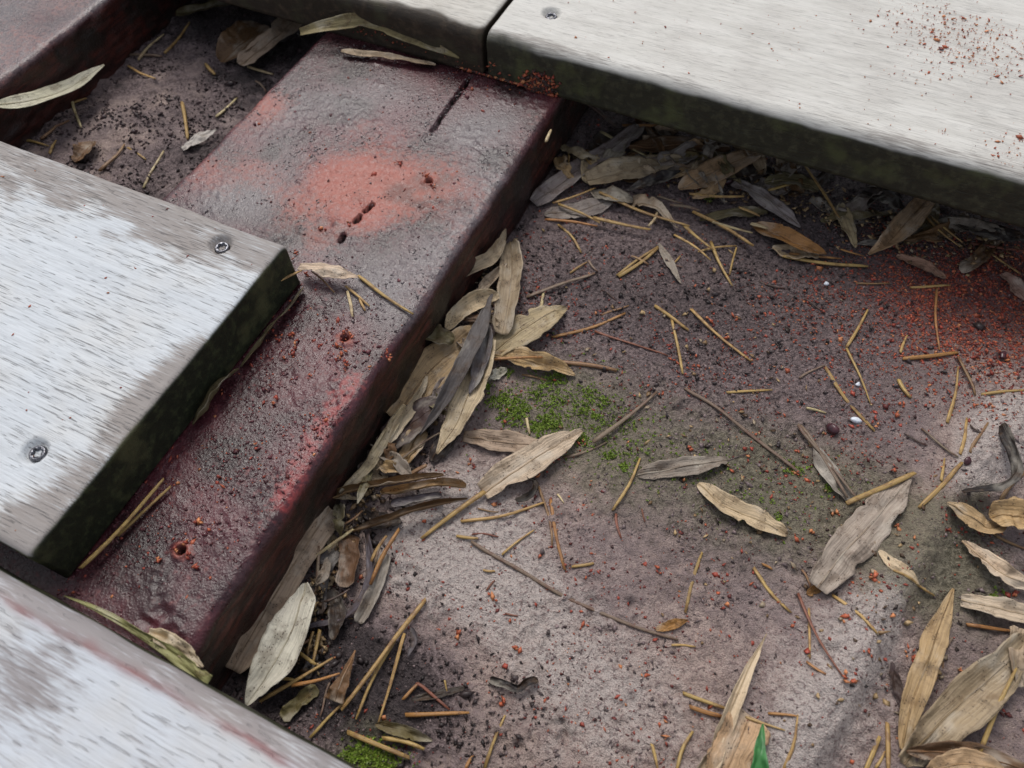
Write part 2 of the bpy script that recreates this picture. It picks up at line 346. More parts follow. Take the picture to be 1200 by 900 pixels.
dcr = X - (.2737 + .22 * (Y - .1522)); cre = np.exp(-((dcr - .001) / .0055) ** 2) * (1 - sstep(.165, .19, Y)) * sstep(.10, .135, Y); soil = soil - 1.0 * np.exp(-((X - (.2420 + .317 * (Y - .0753))) / .009) ** 2) * (1 - sstep(.21, .24, Y)) * (Y > .04) * (.6 + .6 * fbm(X, Y, .02, 16, 3))  # soil lowered along the ridge: its highlight is painted as a pale band
soil = soil + .45 * cre + .12 * sstep(0, .02, dcr) * (Y < .2); alg = alg + .9 * cre * sstep(.115, .14, Y)
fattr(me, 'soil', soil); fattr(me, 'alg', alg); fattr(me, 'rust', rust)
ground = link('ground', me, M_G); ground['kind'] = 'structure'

# ------------------------------------------------------------------ joists
def make_joist(name, x0, x1, ys, label, step, features):
    r = .0045
    top = axis([x0 + r, (x1 - r, step)])
    arcR = [(x1 - r + r * math.sin(a), -r + r * math.cos(a)) for a in np.linspace(0, math.pi / 2, 8)[1:]]
    sideR = [(x1, z) for z in np.linspace(-r, -JH, 26)[1:]]
    arcL = [(x0 + r - r * math.sin(a), -r + r * math.cos(a)) for a in np.linspace(0, math.pi / 2, 6)[1:]]
    prof = [(x0, -JH)] + [(x0, z) for z in np.linspace(-JH, -r, 12)[1:-1]] + arcL[::-1] + [(x, 0) for x in top] + arcR + sideR
    prof = np.array(prof); n = len(prof)
    PX, YY = np.meshgrid(prof[:, 0], ys, indexing='ij'); PZ = np.repeat(prof[:, 1][:, None], len(ys), 1)
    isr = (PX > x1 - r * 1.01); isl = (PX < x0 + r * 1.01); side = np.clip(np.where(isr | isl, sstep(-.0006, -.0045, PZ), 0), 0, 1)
    dz = Jh(PX, YY) * (1 - .7 * side); ZZ = PZ + np.where(side < .9, dz, 0)
    XX = PX + np.where(isr, 1, np.where(isl, -1, 0)) * (side * .0012 * fbm(YY, PZ * 2, .010, 81, 3) + .0012 * fbm(YY, PZ * .5, .03, 82, 3))
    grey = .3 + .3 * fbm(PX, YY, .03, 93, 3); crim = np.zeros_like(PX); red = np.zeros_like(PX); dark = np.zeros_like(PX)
    if features:
        fine = fbm(PX, YY, .012, 91, 3)
        red = blobs(PX, YY, [(430, 205, 46, .78), (490, 225, 42, .74), (385, 215, 34, .5), (420, 255, 26, .6), (340, 250, 30, .5), (320, 120, 28, .55), (300, 200, 30, .35), (540, 190, 40, .2), (290, 140, 30, .3), (250, 200, 30, .4), (370, 280, 20, .5), (425, 150, 18, .3)], 0) + .2 * fine
        grey = .28 * fbm(PX, YY, .025, 93, 3) + .08 + blobs(PX, YY, [(300, 230, 50, .6), (340, 130, 55, .6), (450, 110, 50, .65), (570, 150, 55, .75), (590, 230, 45, .6), (520, 300, 50, .6), (440, 330, 45, .55), (360, 290, 35, .5), (480, 380, 30, .45), (250, 240, 30, .5), (300, 520, 40, .12), (180, 690, 30, .18)], 0)  # grey mask: where sky sheen is painted, mostly on the upper half
        lineR = [tuple(at(px, py)[:2]) for (px, py) in [(412, 446), (392, 478), (370, 512), (350, 548), (332, 590)]]
        crim = .62 * np.exp(-(polydist(PX, YY, lineR) / .0062) ** 2)
        red += .16 * sstep(.0, .02, PX - .03) * (YY > .1) * (side < .3)
        # screw holes with torn rims
        for (px, py, rad) in [(503, 212, .0018), (404, 396, .0019), (213, 645, .0019)]:
            c = at(px, py); d = np.hypot(PX - c[0], YY - c[1]) * (1 + .25 * fbm(PX, YY, .003, 95, 2))
            ZZ = np.where(side < .5, ZZ - .006 * (1 - sstep(rad * .55, rad, d)) + .0009 * np.exp(-((d - rad * 1.35) / .0011) ** 2) * (.6 + .8 * vnoise(PX, YY, .002, 96)), ZZ)
            red += .6 * np.exp(-((d - rad * 1.2) / .0016) ** 2); dark += 1 - sstep(rad * .5, rad * .95, d)
        # drying cracks along the timber
        for pts, wid in [([(552, 90), (528, 122), (506, 153)], .0013), ([(437, 240), (428, 248)], .0010), ([(423, 253), (416, 261)], .0012), ([(403, 276), (399, 283)], .0013)]:
            d = polydist(PX, YY, [tuple(at(a, b)[:2]) for a, b in pts]) + .0004 * vnoise(PX, YY, .003, 97)
            ZZ = np.where(side < .5, ZZ - .0045 * (1 - sstep(wid * .45, wid, d)), ZZ); dark += 1.6 * (1 - sstep(wid * .6, wid * 1.05, d))
        # flaking paint ridge and slimy ripples near the ends
        for px, py, R_, amp in [(395, 262, .008, .0009), (175, 715, .010, .0006), (205, 735, .010, .0006)]:
            c = at(px, py); d = np.hypot(PX - c[0], YY - c[1])
            ZZ += np.where(side < .5, amp * np.exp(-(d / R_) ** 2) * (1 - 2 * np.abs(fbm(PX, YY * 1.3, .007, 98, 2))), 0)
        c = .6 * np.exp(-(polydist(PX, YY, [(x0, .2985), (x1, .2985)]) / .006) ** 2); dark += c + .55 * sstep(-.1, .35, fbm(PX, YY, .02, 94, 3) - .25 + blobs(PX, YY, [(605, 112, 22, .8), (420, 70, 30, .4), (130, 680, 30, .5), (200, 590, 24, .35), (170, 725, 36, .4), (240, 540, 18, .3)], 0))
    else:
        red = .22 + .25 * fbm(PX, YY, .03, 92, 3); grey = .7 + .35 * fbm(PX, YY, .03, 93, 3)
    me = quadmesh(name, np.stack([XX, YY, ZZ], -1).reshape(-1, 3), gridq(n, len(ys))[:, ::-1])
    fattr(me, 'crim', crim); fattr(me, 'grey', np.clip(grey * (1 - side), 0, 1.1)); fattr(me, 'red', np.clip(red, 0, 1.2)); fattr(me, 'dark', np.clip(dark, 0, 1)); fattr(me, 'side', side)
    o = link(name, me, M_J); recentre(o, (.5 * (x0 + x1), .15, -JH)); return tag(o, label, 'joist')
jy = axis([-.6, (-.04, .04), (-.015, .003), (.315, .0007), (.36, .006), (.9, .05)])
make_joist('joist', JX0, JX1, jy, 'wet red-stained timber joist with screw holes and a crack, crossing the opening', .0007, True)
jy2 = axis([-.6, (.1, .04), (.40, .0016), (.9, .05)])
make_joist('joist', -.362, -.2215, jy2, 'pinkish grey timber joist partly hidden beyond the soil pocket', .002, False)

# ------------------------------------------------------------------ deck boards and screws
def make_screw(px, py, parent, rad=.0031, depth=.0015, ang=0.0):
    c = at(px, py, BT); nt_, nr = 48, 13
    th = np.linspace(0, 2 * math.pi, nt_, endpoint=False); rr = np.linspace(0, 1, nr)[1:]
    star = .50 + .085 * np.cos(6 * (th + ang))
    V = [(0, 0, -.0016)]
    for r in rr:
        d = r - star; inn = sstep(.05, -.03, d)
        z = np.where(d < .04, -.0016 * inn, 0) - .0008 * max(0, r - .86) / .14
        for t, zz in zip(th, z): V.append((rad * r * math.cos(t), rad * r * math.sin(t), zz))
    for t in th: V.append((rad * .45 * math.cos(t), rad * .45 * math.sin(t), -.0045))
    Q = [(0, 1 + j, 1 + (j + 1) % nt_, 1 + (j + 1) % nt_) for j in range(nt_)]
    F_ = [(0, 1 + j, 1 + (j + 1) % nt_) for j in range(nt_)]
    for i in range(len(rr)):
        for j in range(nt_):
            a = 1 + i * nt_ + j; b_ = 1 + i * nt_ + (j + 1) % nt_; F_.append((a, a + nt_, b_ + nt_, b_))
    me = bpy.data.meshes.new('screw'); me.from_pydata(V, [], F_); me.update()
    o = link('screw', me, M_SCREW, parent); o.location = Vector((c[0], c[1], BT - depth)) - parent.location
    return c
def make_board(xs, y0, mat, label, r, screws, brown_fn, red_fn, endcap, alg_drop, name='deck_board', ystep=.0009, far_round=True, seed=0, topalg=None):
    y1 = y0 + BW; nA = 7
    arc = np.linspace(0, math.pi / 2, nA)
    prof = [(y0, z) for z in np.linspace(.0, BT - r, 12)]
    prof += [(y0 + r - r * math.cos(a), BT - r + r * math.sin(a)) for a in arc[1:]]
    prof += [(y, BT) for y in axis([y0 + r, (y1 - r, ystep)])[1:]]
    prof += [(y1 - r + r * math.sin(a), BT - r + r * math.cos(a)) for a in arc[1:]]
    prof += [(y1, z) for z in np.linspace(BT - r, 0, 8)[1:]]
    prof = np.array(prof); n = len(prof)
    cy, cz = .5 * (y0 + y1), BT / 2
    st = [(x, 0.0) for x in xs]
    ch = .0014
    st = [(xs[0], ch)] + [(xs[0] + ch * .4, ch * .35)] + [(x, 0.0) for x in xs if xs[0] + ch < x < xs[-1] - ch] + [(xs[-1] - ch * .4, ch * .35), (xs[-1], ch)]
    sx = np.array([s[0] for s in st]); ins = np.array([s[1] for s in st])
    XX = np.repeat(sx[:, None], n, 1); PY = np.repeat(prof[None, :, 0], len(sx), 0); PZ = np.repeat(prof[None, :, 1], len(sx), 0)
    hy = (BW / 2 - ins) / (BW / 2); hz = (BT / 2 - ins) / (BT / 2)
    YY = cy + (PY - cy) * hy[:, None]; ZZ = cz + (PZ - cz) * hz[:, None]
    top = (PZ > BT - .0002)
    ZZ = ZZ + np.where(PZ > BT - r, .00018 * fbm(XX * .08, PY, .0022, 101 + seed, 3) + .0003 * fbm(XX * .4, PY, .03, 102 + seed, 2), 0)
    YY = YY + np.where(~top & (PZ > .001), .0007 * fbm(XX, PZ + PY, .03, 103 + seed, 3), 0)
    for (px, py) in screws:
        c = at(px, py, BT); d = np.hypot(XX - c[0], PY - c[1]); ZZ = ZZ - np.where(top, .0026 * (1 - sstep(.0033, .0052, d)), 0)
    down = np.clip((BT - PZ) / r, 0, 1)
    nz = fbm(XX, PZ * 2 + PY, .018, 104 + seed, 3)
    alg_ = sstep(alg_drop[0], alg_drop[1], down + alg_drop[2] * nz)
    alg_ = np.where(PY > y1 - r, alg_ * .0 + sstep(.6, 1, down), alg_)
    e1 = sstep(xs[-1] - ch * .7, xs[-1] - ch * .1, XX) if endcap[1] else 0
    e0 = sstep(xs[0] + ch * .7, xs[0] + ch * .1, XX) if endcap[0] else 0
    alg_ = np.maximum(alg_, np.maximum(e0, e1))
    if topalg is not None: alg_ = np.maximum(alg_, topalg(XX, PY))
    V = np.stack([XX, YY, ZZ], -1).reshape(-1, 3)
    Q = gridq(len(sx), n)[:, ::-1]
    faces_extra = [list(range(n)), list(range(len(sx) * n - n, len(sx) * n))[::-1]]
    bot = np.stack([np.arange(len(sx) - 1) * n, np.arange(1, len(sx)) * n, np.arange(1, len(sx)) * n + n - 1, np.arange(len(sx) - 1) * n + n - 1], -1)
    me = quadmesh(name, V, np.concatenate([Q, bot[:, ::1]]))
    # caps as separate rings
    import bmesh
    bm = bmesh.new(); bm.from_mesh(me); bm.verts.ensure_lookup_table()
    caps = []
    for f in faces_extra:
        caps.append(bm.faces.new([bm.verts[i] for i in f[::-1]]))
    bmesh.ops.recalc_face_normals(bm, faces=bm.faces)
    for f in bm.faces: f.smooth = True
    for f in caps: f.smooth = False
    bm.to_mesh(me); bm.free()
    fattr(me, 'alg', np.clip(alg_, 0, 1)); fattr(me, 'brown', np.clip(brown_fn(XX, PY), 0, 1.2)); fattr(me, 'red', np.clip(red_fn(XX, PY, down), 0, 1))
    o = bpy.data.objects.new(name, None); o.empty_display_size = .02; col.objects.link(o); o.location = (.5 * (xs[0] + xs[-1]), cy, 0); tag(o, label, 'deck board')
    pl_ = link('plank', me, mat, smooth=False); recentre(pl_, o.location); pl_.parent = o; pl_.location = (0, 0, 0)
    for k_, (px, py) in enumerate(screws): make_screw(px, py, o, ang=.3 + k_)
    return o
zero = lambda x, y: np.zeros_like(x)
zero3 = lambda x, y, d: np.zeros_like(x)
def brownA(x, y):
    n = fbm(x * .35, y, .006, 111, 3)
    b_ = .95 * sstep(BW - .030, BW - .010, y + .012 * n) + .45 * sstep(.016, .004, y)
    return b_ + blobs(x, y, [(195, 455, 22, 1.0), (165, 480, 24, 1.0), (140, 505, 20, .8), (215, 430, 20, .9), (95, 560, 22, .9), (50, 610, 26, 1.0), (232, 405, 16, .7), (15, 630, 26, .8), (270, 365, 12, .5)], BT) + .25 * n
make_board(axis([-.9, (-.25, .03), (-.17, .003), (0, .0009)]), YA0, M_A, 'bluish white weathered deck board sawn off on the joist, with a dark algae-green cut end', .0030,
           [(258, 286), (40, 528)], brownA, zero3, (False, True), (.25, .9, .3), seed=1)
def redB(x, y, d):
    u = -GAP - y + .0011 * fbm(x, y, .012, 121, 3); return np.exp(-((u - .0062) / .0012) ** 2) * np.clip(.65 + .6 * fbm(x, y, .01, 123, 3), .2, .95)
def brownB(x, y):
    u = -GAP - y; return .9 * sstep(.0075, .0055, u) + .25 * fbm(x, y, .01, 122, 3) + blobs(x, y, [(30, 810, 40, .7), (10, 780, 30, .3), (200, 860, 30, .2)], BT)
make_board(axis([-.9, (-.15, .03), (-.10, .004), (.14, .0009), (.2, .003), (1.1, .03)]), -GAP - BW, M_B, 'blue-grey weathered deck board with a red line along its rounded edge', .0060, [], brownB, redB, (False, False), (1.05, 1.5, .3), seed=2)
topD = lambda x, y: 1.0 * sstep(.0, .008, .0075 - (y - YD0) + .004 * fbm(x, y, .02, 131, 3)) * sstep(.10, .02, x)
brownD = lambda x, y: .5 * fbm(x * .2, y, .02, 132, 3) + .55 * np.exp(-((y - YD0 - .004) / .0045) ** 2) * (1 + fbm(x, y, .03, 133, 3))
D = make_board(axis([.0114, (.27, .0010), (.42, .003), (1.2, .03)]), YD0, M_D, 'pale grey weathered deck board with a screw and red crumbs, its near side dark green', .0055, [(646, 15)], brownD, zero3, (True, False), (.15, .95, .22), seed=3, topalg=lambda x, y: .75 * topD(x, y))
topC = lambda x, y: 1.0 * sstep(.0, .008, .0095 - (y - YD0) + .006 * fbm(x, y, .02, 141, 3))
C = make_board(axis([-1.0, (-.2, .03), (-.11, .003), (.0092, .0011)]), YD0, M_C, 'muddy-edged deck board end butting against the board with the screw', .0055, [], brownD, zero3, (False, True), (-.1, .5, .3), seed=4, topalg=topC)

# ------------------------------------------------------------------ litter: leaves, straws, twigs
COLS = dict(tan=(.53, .355, .185), pale=(.67, .535, .35), white=(.66, .61, .51), grey=(.31, .265, .23), slate=(.115, .10, .105), dark=(.045, .034, .030), purple=(.085, .055, .058),
            brown=(.17, .090, .042), olive=(.17, .14, .065), green=(.30, .29, .12), orange=(.36, .18, .055), gtan=(.46, .35, .225), pink=(.34, .20, .15), black=(.015, .012, .013))
SC = dict(t=(.46, .30, .105), o=(.40, .19, .06), p=(.58, .47, .26), g=(.20, .145, .10), r=(.21, .07, .04), d=(.05, .035, .03), b=(.26, .15, .07))
SW = dict(t='golden tan straw', o='orange-brown straw', p='pale yellow straw', g='grey-brown twig', r='reddish twig', d='dark twig', b='brown twig')

def catmull(P, n):
    P = np.asarray(P, float); m = len(P)
    if m == 2: t = np.linspace(0, 1, n)[:, None]; return P[0] * (1 - t) + P[1] * t
    L = np.concatenate([[0], np.cumsum(np.linalg.norm(np.diff(P, axis=0), axis=1))]); s = np.linspace(0, L[-1], n)
    ext = np.vstack([2 * P[0] - P[1], P, 2 * P[-1] - P[-2]]); out = []
    for v in s:
        i = min(np.searchsorted(L, v, side='right') - 1, m - 2); t = (v - L[i]) / (L[i + 1] - L[i]); a, b, c, d = ext[i:i + 4]
        out.append(.5 * ((2 * b) + (c - a) * t + (2 * a - 5 * b + 4 * c - d) * t * t + (3 * b - a - 3 * c + d) * t ** 3))
    return np.array(out)
PROFS = dict(lance=lambda t: np.maximum((t + .02) ** .75 * (1.02 - t) ** .9 / .335, .05), wide=lambda t: np.maximum((np.clip(t, 0, 1) + .01) ** .5 * (1.01 - t) ** .5 * 2, .08),
             blade=lambda t: np.maximum((1.01 - t) ** .8, .05), rblade=lambda t: np.maximum((t + .01) ** .8, .05), strap=lambda t: np.minimum(1, np.minimum((t + .03) * 9, (1.03 - t) * 9)) ** .5,
             torn=lambda t: np.maximum((t + .01) ** .7, .05) * (t < .97) + .9 * (t >= .97), tip=lambda t: np.maximum(.55 + .45 * np.sin(np.pi * np.clip(t * 1.1, 0, 1)), .1) * np.minimum(1, (1.02 - t) * 5) ** .7)
lseed = [0]
def leaf(pts, wpx, colr, label, curl=35, roll=0, prof='lance', surf='g', wav=.45, ragged=0., name='dry_leaf', cat='leaf', group=None, mat=None, n=40, m=13, clamp=True, thick=.00013):
    """pts: (px, py, lift mm); width in photo pixels; curl = arc of the cross-section in degrees; roll = tilt about its own length"""
    lseed[0] += 1; sd_ = lseed[0]
    W_, dep = hitv([p[0] for p in pts], [p[1] for p in pts], surf, np.array([p[2] if len(p) > 2 else .6 for p in pts]) * .001)
    S = catmull(W_, n); t = np.linspace(0, 1, n); wid = wpx * np.mean(dep) / F * PROFS[prof](t)
    T = np.gradient(S, axis=0); T /= np.linalg.norm(T, axis=1)[:, None]
    side = np.cross(np.array([0, 0, 1.]), T); side /= np.linalg.norm(side, axis=1)[:, None] + 1e-9
    nor = np.cross(T, side)
    rr = np.radians(np.interp(t, np.linspace(0, 1, len(roll)), roll)) if isinstance(roll, (list, tuple)) else np.full(n, math.radians(roll))
    s2 = side * np.cos(rr)[:, None] + nor * np.sin(rr)[:, None]; n2 = -side * np.sin(rr)[:, None] + nor * np.cos(rr)[:, None]
    cu = np.radians(np.interp(t, np.linspace(0, 1, len(curl)), curl)) if isinstance(curl, (list, tuple)) else np.full(n, math.radians(curl))
    cu = np.where(np.abs(cu) < .02, .02, cu)
    u = np.linspace(-1, 1, m); a = cu[:, None] * u[None, :] / 2; R_ = (wid / cu)[:, None]
    sg = np.sign(u)[None, :]; row = np.full((n, m), sd_ * 1.7); lr = sd_ * 3.1 + 11 * (sg > 0) + np.zeros((n, m)); tt = t[:, None] + np.zeros((n, m))
    edge = 1 + .15 * vnoise(tt * 6, lr, 1, 201) + .07 * vnoise(tt * 19, lr, 1, 202)
    tear = np.maximum(vnoise(tt * 11, lr + 5, 1, 205) - (.66 - .45 * ragged), 0) * (1.2 + 1.2 * ragged); edge = edge - np.clip(tear, 0, .75) * np.abs(u)[None, :]
    fold = ((sd_ * .618) % 1 - .35) * .22
    P = S[:, None, :] + s2[:, None, :] * (R_ * np.sin(a) * edge)[..., None] + n2[:, None, :] * (R_ * (1 - np.cos(a)) + fold * wid[:, None] * np.abs(u)[None, :])[..., None]
    wv = wav * .0030 * vnoise(t[:, None] * 4 + sd_, u[None, :] * 1.1 + sd_ * 2, 1, 203) + wav * .0013 * vnoise(t[:, None] * 11 + sd_, u[None, :] * 2.3 + sd_, 1, 204)
    P = P + n2[:, None, :] * (wv * np.clip(wid / .006, .3, 1)[:, None])[..., None]
    if clamp:
        if surf == 'g': P[..., 2] = np.maximum(P[..., 2], Gh(P[..., 0], P[..., 1]) + .5 * Gfine(P[..., 0], P[..., 1]) + .00025)
        elif surf == 'j': P[..., 2] = np.maximum(P[..., 2], np.where(P[..., 0] < JX1, .0007, -1))
    B_ = P - n2[:, None, :] * thick
    V = np.concatenate([P.reshape(-1, 3), B_.reshape(-1, 3)]); q = gridq(n, m); N = n * m
    loop = [i * m for i in range(n)] + [(n - 1) * m + j for j in range(1, m)] + [i * m + m - 1 for i in range(n - 2, -1, -1)] + [j for j in range(m - 2, 0, -1)]
    rim = [(loop[i], loop[(i + 1) % len(loop)], loop[(i + 1) % len(loop)] + N, loop[i] + N) for i in range(len(loop))]
    Qs = np.concatenate([q[:, ::-1][:, ::-1], (q + N)[:, ::-1], np.array(rim)[:, ::-1]])
    o_ = S[n // 2].copy(); o_[2] = V[:, 2].min(); V = V - o_
    me = quadmesh(name, V, Qs)
    uvl = me.uv_layers.new(name='UVMap')
    Lc = np.concatenate([[0], np.cumsum(np.linalg.norm(np.diff(S, axis=0), axis=1))])
    UU = np.repeat(Lc[:, None], m, 1).ravel(); VV = (u[None, :] * wid[:, None] * .5).ravel(); uvv = np.stack([np.tile(UU, 2), np.tile(VV, 2)], 1)
    uvl.data.foreach_set('uv', uvv[Qs.ravel()].astype(np.float32).ravel())
    c = COLS[colr] if isinstance(colr, str) else colr; j = rng.uniform(.88, 1.12); cc = (c[0] * j, c[1] * j * rng.uniform(.96, 1.03), c[2] * j * rng.uniform(.9, 1.1), 1)
    if wpx >= 24 and np.degrees(np.mean(cu)) < 100 and mat is None:
        root = bpy.data.objects.new(name, None); root.empty_display_size = .005; col.objects.link(root); root.location = o_
        me.name = 'blade'; ob = link('blade', me, M_L, root); ob.color = cc
        C_ = P[:, m // 2] + n2 * .00004 - o_; rr_ = np.interp(t, [0, 1], [.00042, .00014]); th = np.linspace(0, 2 * math.pi, 6, endpoint=False)
        Vr = C_[:, None] + rr_[:, None, None] * (np.cos(th)[None, :, None] * s2[:, None] + .8 * np.sin(th)[None, :, None] * n2[:, None])
        ii = np.arange(n - 1)[:, None] * 6; jj = np.arange(6)[None, :]; Qr = np.stack([ii + jj, ii + (jj + 1) % 6, ii + 6 + (jj + 1) % 6, ii + 6 + jj], -1).reshape(-1, 4)
        mr = quadmesh('midrib', Vr.reshape(-1, 3), Qr); ul = mr.uv_layers.new(name='UVMap'); uq = np.stack([np.repeat(Lc, 6), np.tile(th * .0003, n)], 1); ul.data.foreach_set('uv', uq[Qr.ravel()].astype(np.float32).ravel())
        rb = link('midrib', mr, M_L, root); f_ = .72 if sum(c) > .5 else 1.5; rb.color = (cc[0] * f_, cc[1] * f_ * .95, cc[2] * f_ * .85, 1)
        return tag(root, label, cat, group)
    ob = link(name, me, mat or M_L); ob.location = o_; ob.color = cc
    return tag(ob, label, cat, group)

def straw(pts, wpx, key, label, group=None, surf='g', taper=.15, name=None, cat=None, n=None, sides=9, flat=.8, wob=None):
    """pts: (px, py, lift mm) along the stalk; wpx its thickness in photo pixels"""
    wpx = wpx * rng.uniform(.64, .86); flat = rng.uniform(.5, .85); taper = rng.uniform(.05, .5)
    W_, dep = hitv([p[0] for p in pts], [p[1] for p in pts], surf, wpx * .33 / F / 2 * .85 + np.array([p[2] if len(p) > 2 else 0 for p in pts]) * .001)
    r0 = wpx * np.mean(dep) / F / 2; L = sum(np.linalg.norm(np.subtract(a, b)) for a, b in zip(W_[:-1], W_[1:]))
    n = n or int(np.clip(L / .0035, 6, 26)); lseed[0] += 1; sd_ = lseed[0]
    if len(W_) == 2:
        W_ = np.array(W_); d_ = W_[1] - W_[0]; W_ = np.insert(W_, 1, W_.mean(0) + np.array([-d_[1], d_[0], 0]) * rng.normal(0, .028), 0)
    S = catmull(W_, n); t = np.linspace(0, 1, n)
    wob = (.18 if key in 'tpo' else 1.0) if wob is None else wob
    S = S + wob * .0009 * np.stack([vnoise(t * (L / .02), t * 0 + sd_, 1, 211), vnoise(t * (L / .02), t * 0 + sd_, 1, 212), t * 0], 1) * np.sin(np.pi * np.clip(t * 1.0, 0, 1))[:, None] ** .5
    if surf == 'g': S[:, 2] = np.maximum(S[:, 2], Gh(S[:, 0], S[:, 1]) + r0 * .35)
    elif surf == 'j': S[:, 2] = np.maximum(S[:, 2], np.where(S[:, 0] < JX1 - .002, r0 * .5, -1))
    T = np.gradient(S, axis=0); T /= np.linalg.norm(T, axis=1)[:, None]
    side = np.cross(np.array([0, 0, 1.]), T); side /= np.linalg.norm(side, axis=1)[:, None] + 1e-9; nor = np.cross(T, side)
    rad = r0 * (1 - taper * t) * (1 + .10 * vnoise(t * L / .008, t * 0 + sd_ * 2, 1, 213)); rad[0] *= .8; rad[-1] *= .75
    th = np.linspace(0, 2 * math.pi, sides, endpoint=False)
    P = S[:, None, :] + rad[:, None, None] * (np.cos(th)[None, :, None] * side[:, None, :] + flat * np.sin(th)[None, :, None] * nor[:, None, :])
    cut = rng.uniform(-.8, .8, 2); P[0] -= T[0] * (rad[0] * cut[0] * np.cos(th))[:, None]; P[-1] += T[-1] * (rad[-1] * cut[1] * np.cos(th))[:, None]
    V = P.reshape(-1, 3); i = np.arange(n - 1)[:, None] * sides; j = np.arange(sides)[None, :]; j2 = (j + 1) % sides
    Q = np.stack([i + j, i + j2, i + sides + j2, i + sides + j], -1).reshape(-1, 4)
    o_ = S.mean(0); o_[2] = V[:, 2].min()
    fl = [tuple(q) for q in Q.tolist()] + [tuple(range(sides))[::-1], tuple((n - 1) * sides + k for k in range(sides))]
    name = name or ('straw' if key in 'tpo' else 'twig'); me = bpy.data.meshes.new(name); me.from_pydata((V - o_).tolist(), [], fl); me.update()
    uvl = me.uv_layers.new(name='UVMap'); vi = np.empty(len(me.loops), np.int32); me.loops.foreach_get('vertex_index', vi)
    uvv = np.stack([np.repeat(t * L, sides), np.tile(np.abs(th - math.pi) * r0, n)], 1); uvl.data.foreach_set('uv', uvv[vi].astype(np.float32).ravel())
    ob = link(name, me, M_S); ob.location = o_; c = SC[key]; jv = rng.uniform(.82, 1.12); ob.color = (c[0] * jv, c[1] * jv * rng.uniform(.95, 1.05), c[2] * jv, 1)
    return tag(ob, label, cat or ('straw' if key in 'tpo' else 'twig'), group)

MARKS = [(1003, 493, 'the white pebble'), (975, 504, 'the purple-brown seed'), (1170, 550, 'the black hook-shaped leaf'), (1010, 630, 'the large grey folded leaf'), (1090, 780, 'the tall spotted leaf'), (1150, 810, 'the large tattered leaf'), (890, 880, 'the green grass blade'),
    (865, 820, 'the long cream grass leaf'), (868, 598, 'the pale spear-shaped leaf'), (800, 548, 'the shrivelled grey leaf'), (640, 480, 'the moss patch'), (625, 540, 'the pale black-spotted leaf'), (600, 802, 'the twisted black leaf curl'), (925, 280, 'the orange-brown curled leaf'), (993, 262, 'the small upright tan leaf'),
    (745, 200, 'the broad leaf with a hole'), (680, 195, 'the blue-grey leaf'), (767, 212, 'the black leaf sliver'), (845, 200, 'the golden tan leaf tip'), (1190, 335, 'the red-dusted leaf tip'), (1078, 312, 'the pinkish crumpled leaf'), (670, 700, 'the long thin grey-brown twig'), (870, 505, 'the long dark grey twig'),
    (325, 760, 'the large silvery pale leaf'), (407, 658, 'the brown leaf standing in the trench'), (470, 575, 'the brown rolled leaf tubes'), (475, 858, 'the olive brown leaf curl'), (60, 110, 'the long cream leaf by the far joist'), (285, 50, 'the broad brown-green leaf'), (235, 163, 'the small cream scrap'),
    (345, 300, 'the sawn board corner'), (620, 385, 'the ragged broad grey-tan leaf'), (1140, 605, 'the orange-rimmed leaf'), (1170, 668, 'the pale folded leaf'), (1165, 713, 'the flat pale yellow leaf tip'), (640, 130, 'the joist corner'), (392, 790, 'the brown pointed leaf scrap'), (785, 308, 'the thin grey leaf strip')]
def straws(zone, items, surf='g', lift=0):
    made = []
    for it in items:
        pts, wpx, key = it[0], it[1], it[2]; own = it[3] if len(it) > 3 else None
        if len(pts) == 4 and not isinstance(pts[0], tuple): pts = [(pts[0], pts[1], lift), (pts[2], pts[3], lift)]
        Lp = sum(math.hypot(a[0] - b[0], a[1] - b[1]) for a, b in zip(pts[:-1], pts[1:]))
        size = 'long ' if Lp > 85 else ('stubby ' if Lp < 32 else ('short ' if Lp < 55 else ''))
        o = straw(pts, wpx, key, own or (size + SW[key] + ' ' + zone), None if own else 'litter ' + zone, surf)
        if not own:
            mx, my = .5 * (pts[0][0] + pts[-1][0]), .5 * (pts[0][1] + pts[-1][1])
            made.append((o, size + SW[key] + ' close to ' + min(MARKS, key=lambda k_: (k_[0] - mx) ** 2 + (k_[1] - my) ** 2)[2]))
    labs = [o['label'] for o, _ in made]; alts = [a for _, a in made]
    for o, a in made:
        if labs.count(o['label']) > 1 and alts.count(a) == 1: o['label'] = a

# ---- leaf heap beside the moss
leaf([(512, 340, 9), (545, 318, 13), (577, 300, 12), (593, 268, 10)], 20, 'gtan', 'curled brown-tan leaf with a stalk, leaning on the joist side above the heap', 120, 30, surf='g')
leaf([(553, 352, 7), (572, 330, 8), (594, 308, 7)], 14, 'pale', 'slim pale folded leaf beside the upright grey leaf in the heap', 90, 20)
leaf([(598, 284, 5), (600, 320, 5.5), (594, 360, 6), (588, 392, 6)], 27, 'gtan', 'upright grey-tan leaf with an orange stalk at the top of the heap', 70, 5, 'strap')
leaf([(523, 386, 9), (540, 366, 11), (562, 353, 11), (585, 346, 10)], 27, 'pale', 'pale rounded folded leaf above the small round one in the heap', 110, 15, 'wide')
leaf([(488, 388, 9), (508, 392, 11), (532, 400, 10)], 30, 'olive', 'small round yellow-green curled leaf against the joist', 100, 0, 'wide')
leaf([(462, 492, 5), (500, 440, 6), (535, 408, 6), (572, 378, 4)], 46, 'tan', 'broad tan leaf with brown spots under the dark curled leaf', 45, 10, 'tip')
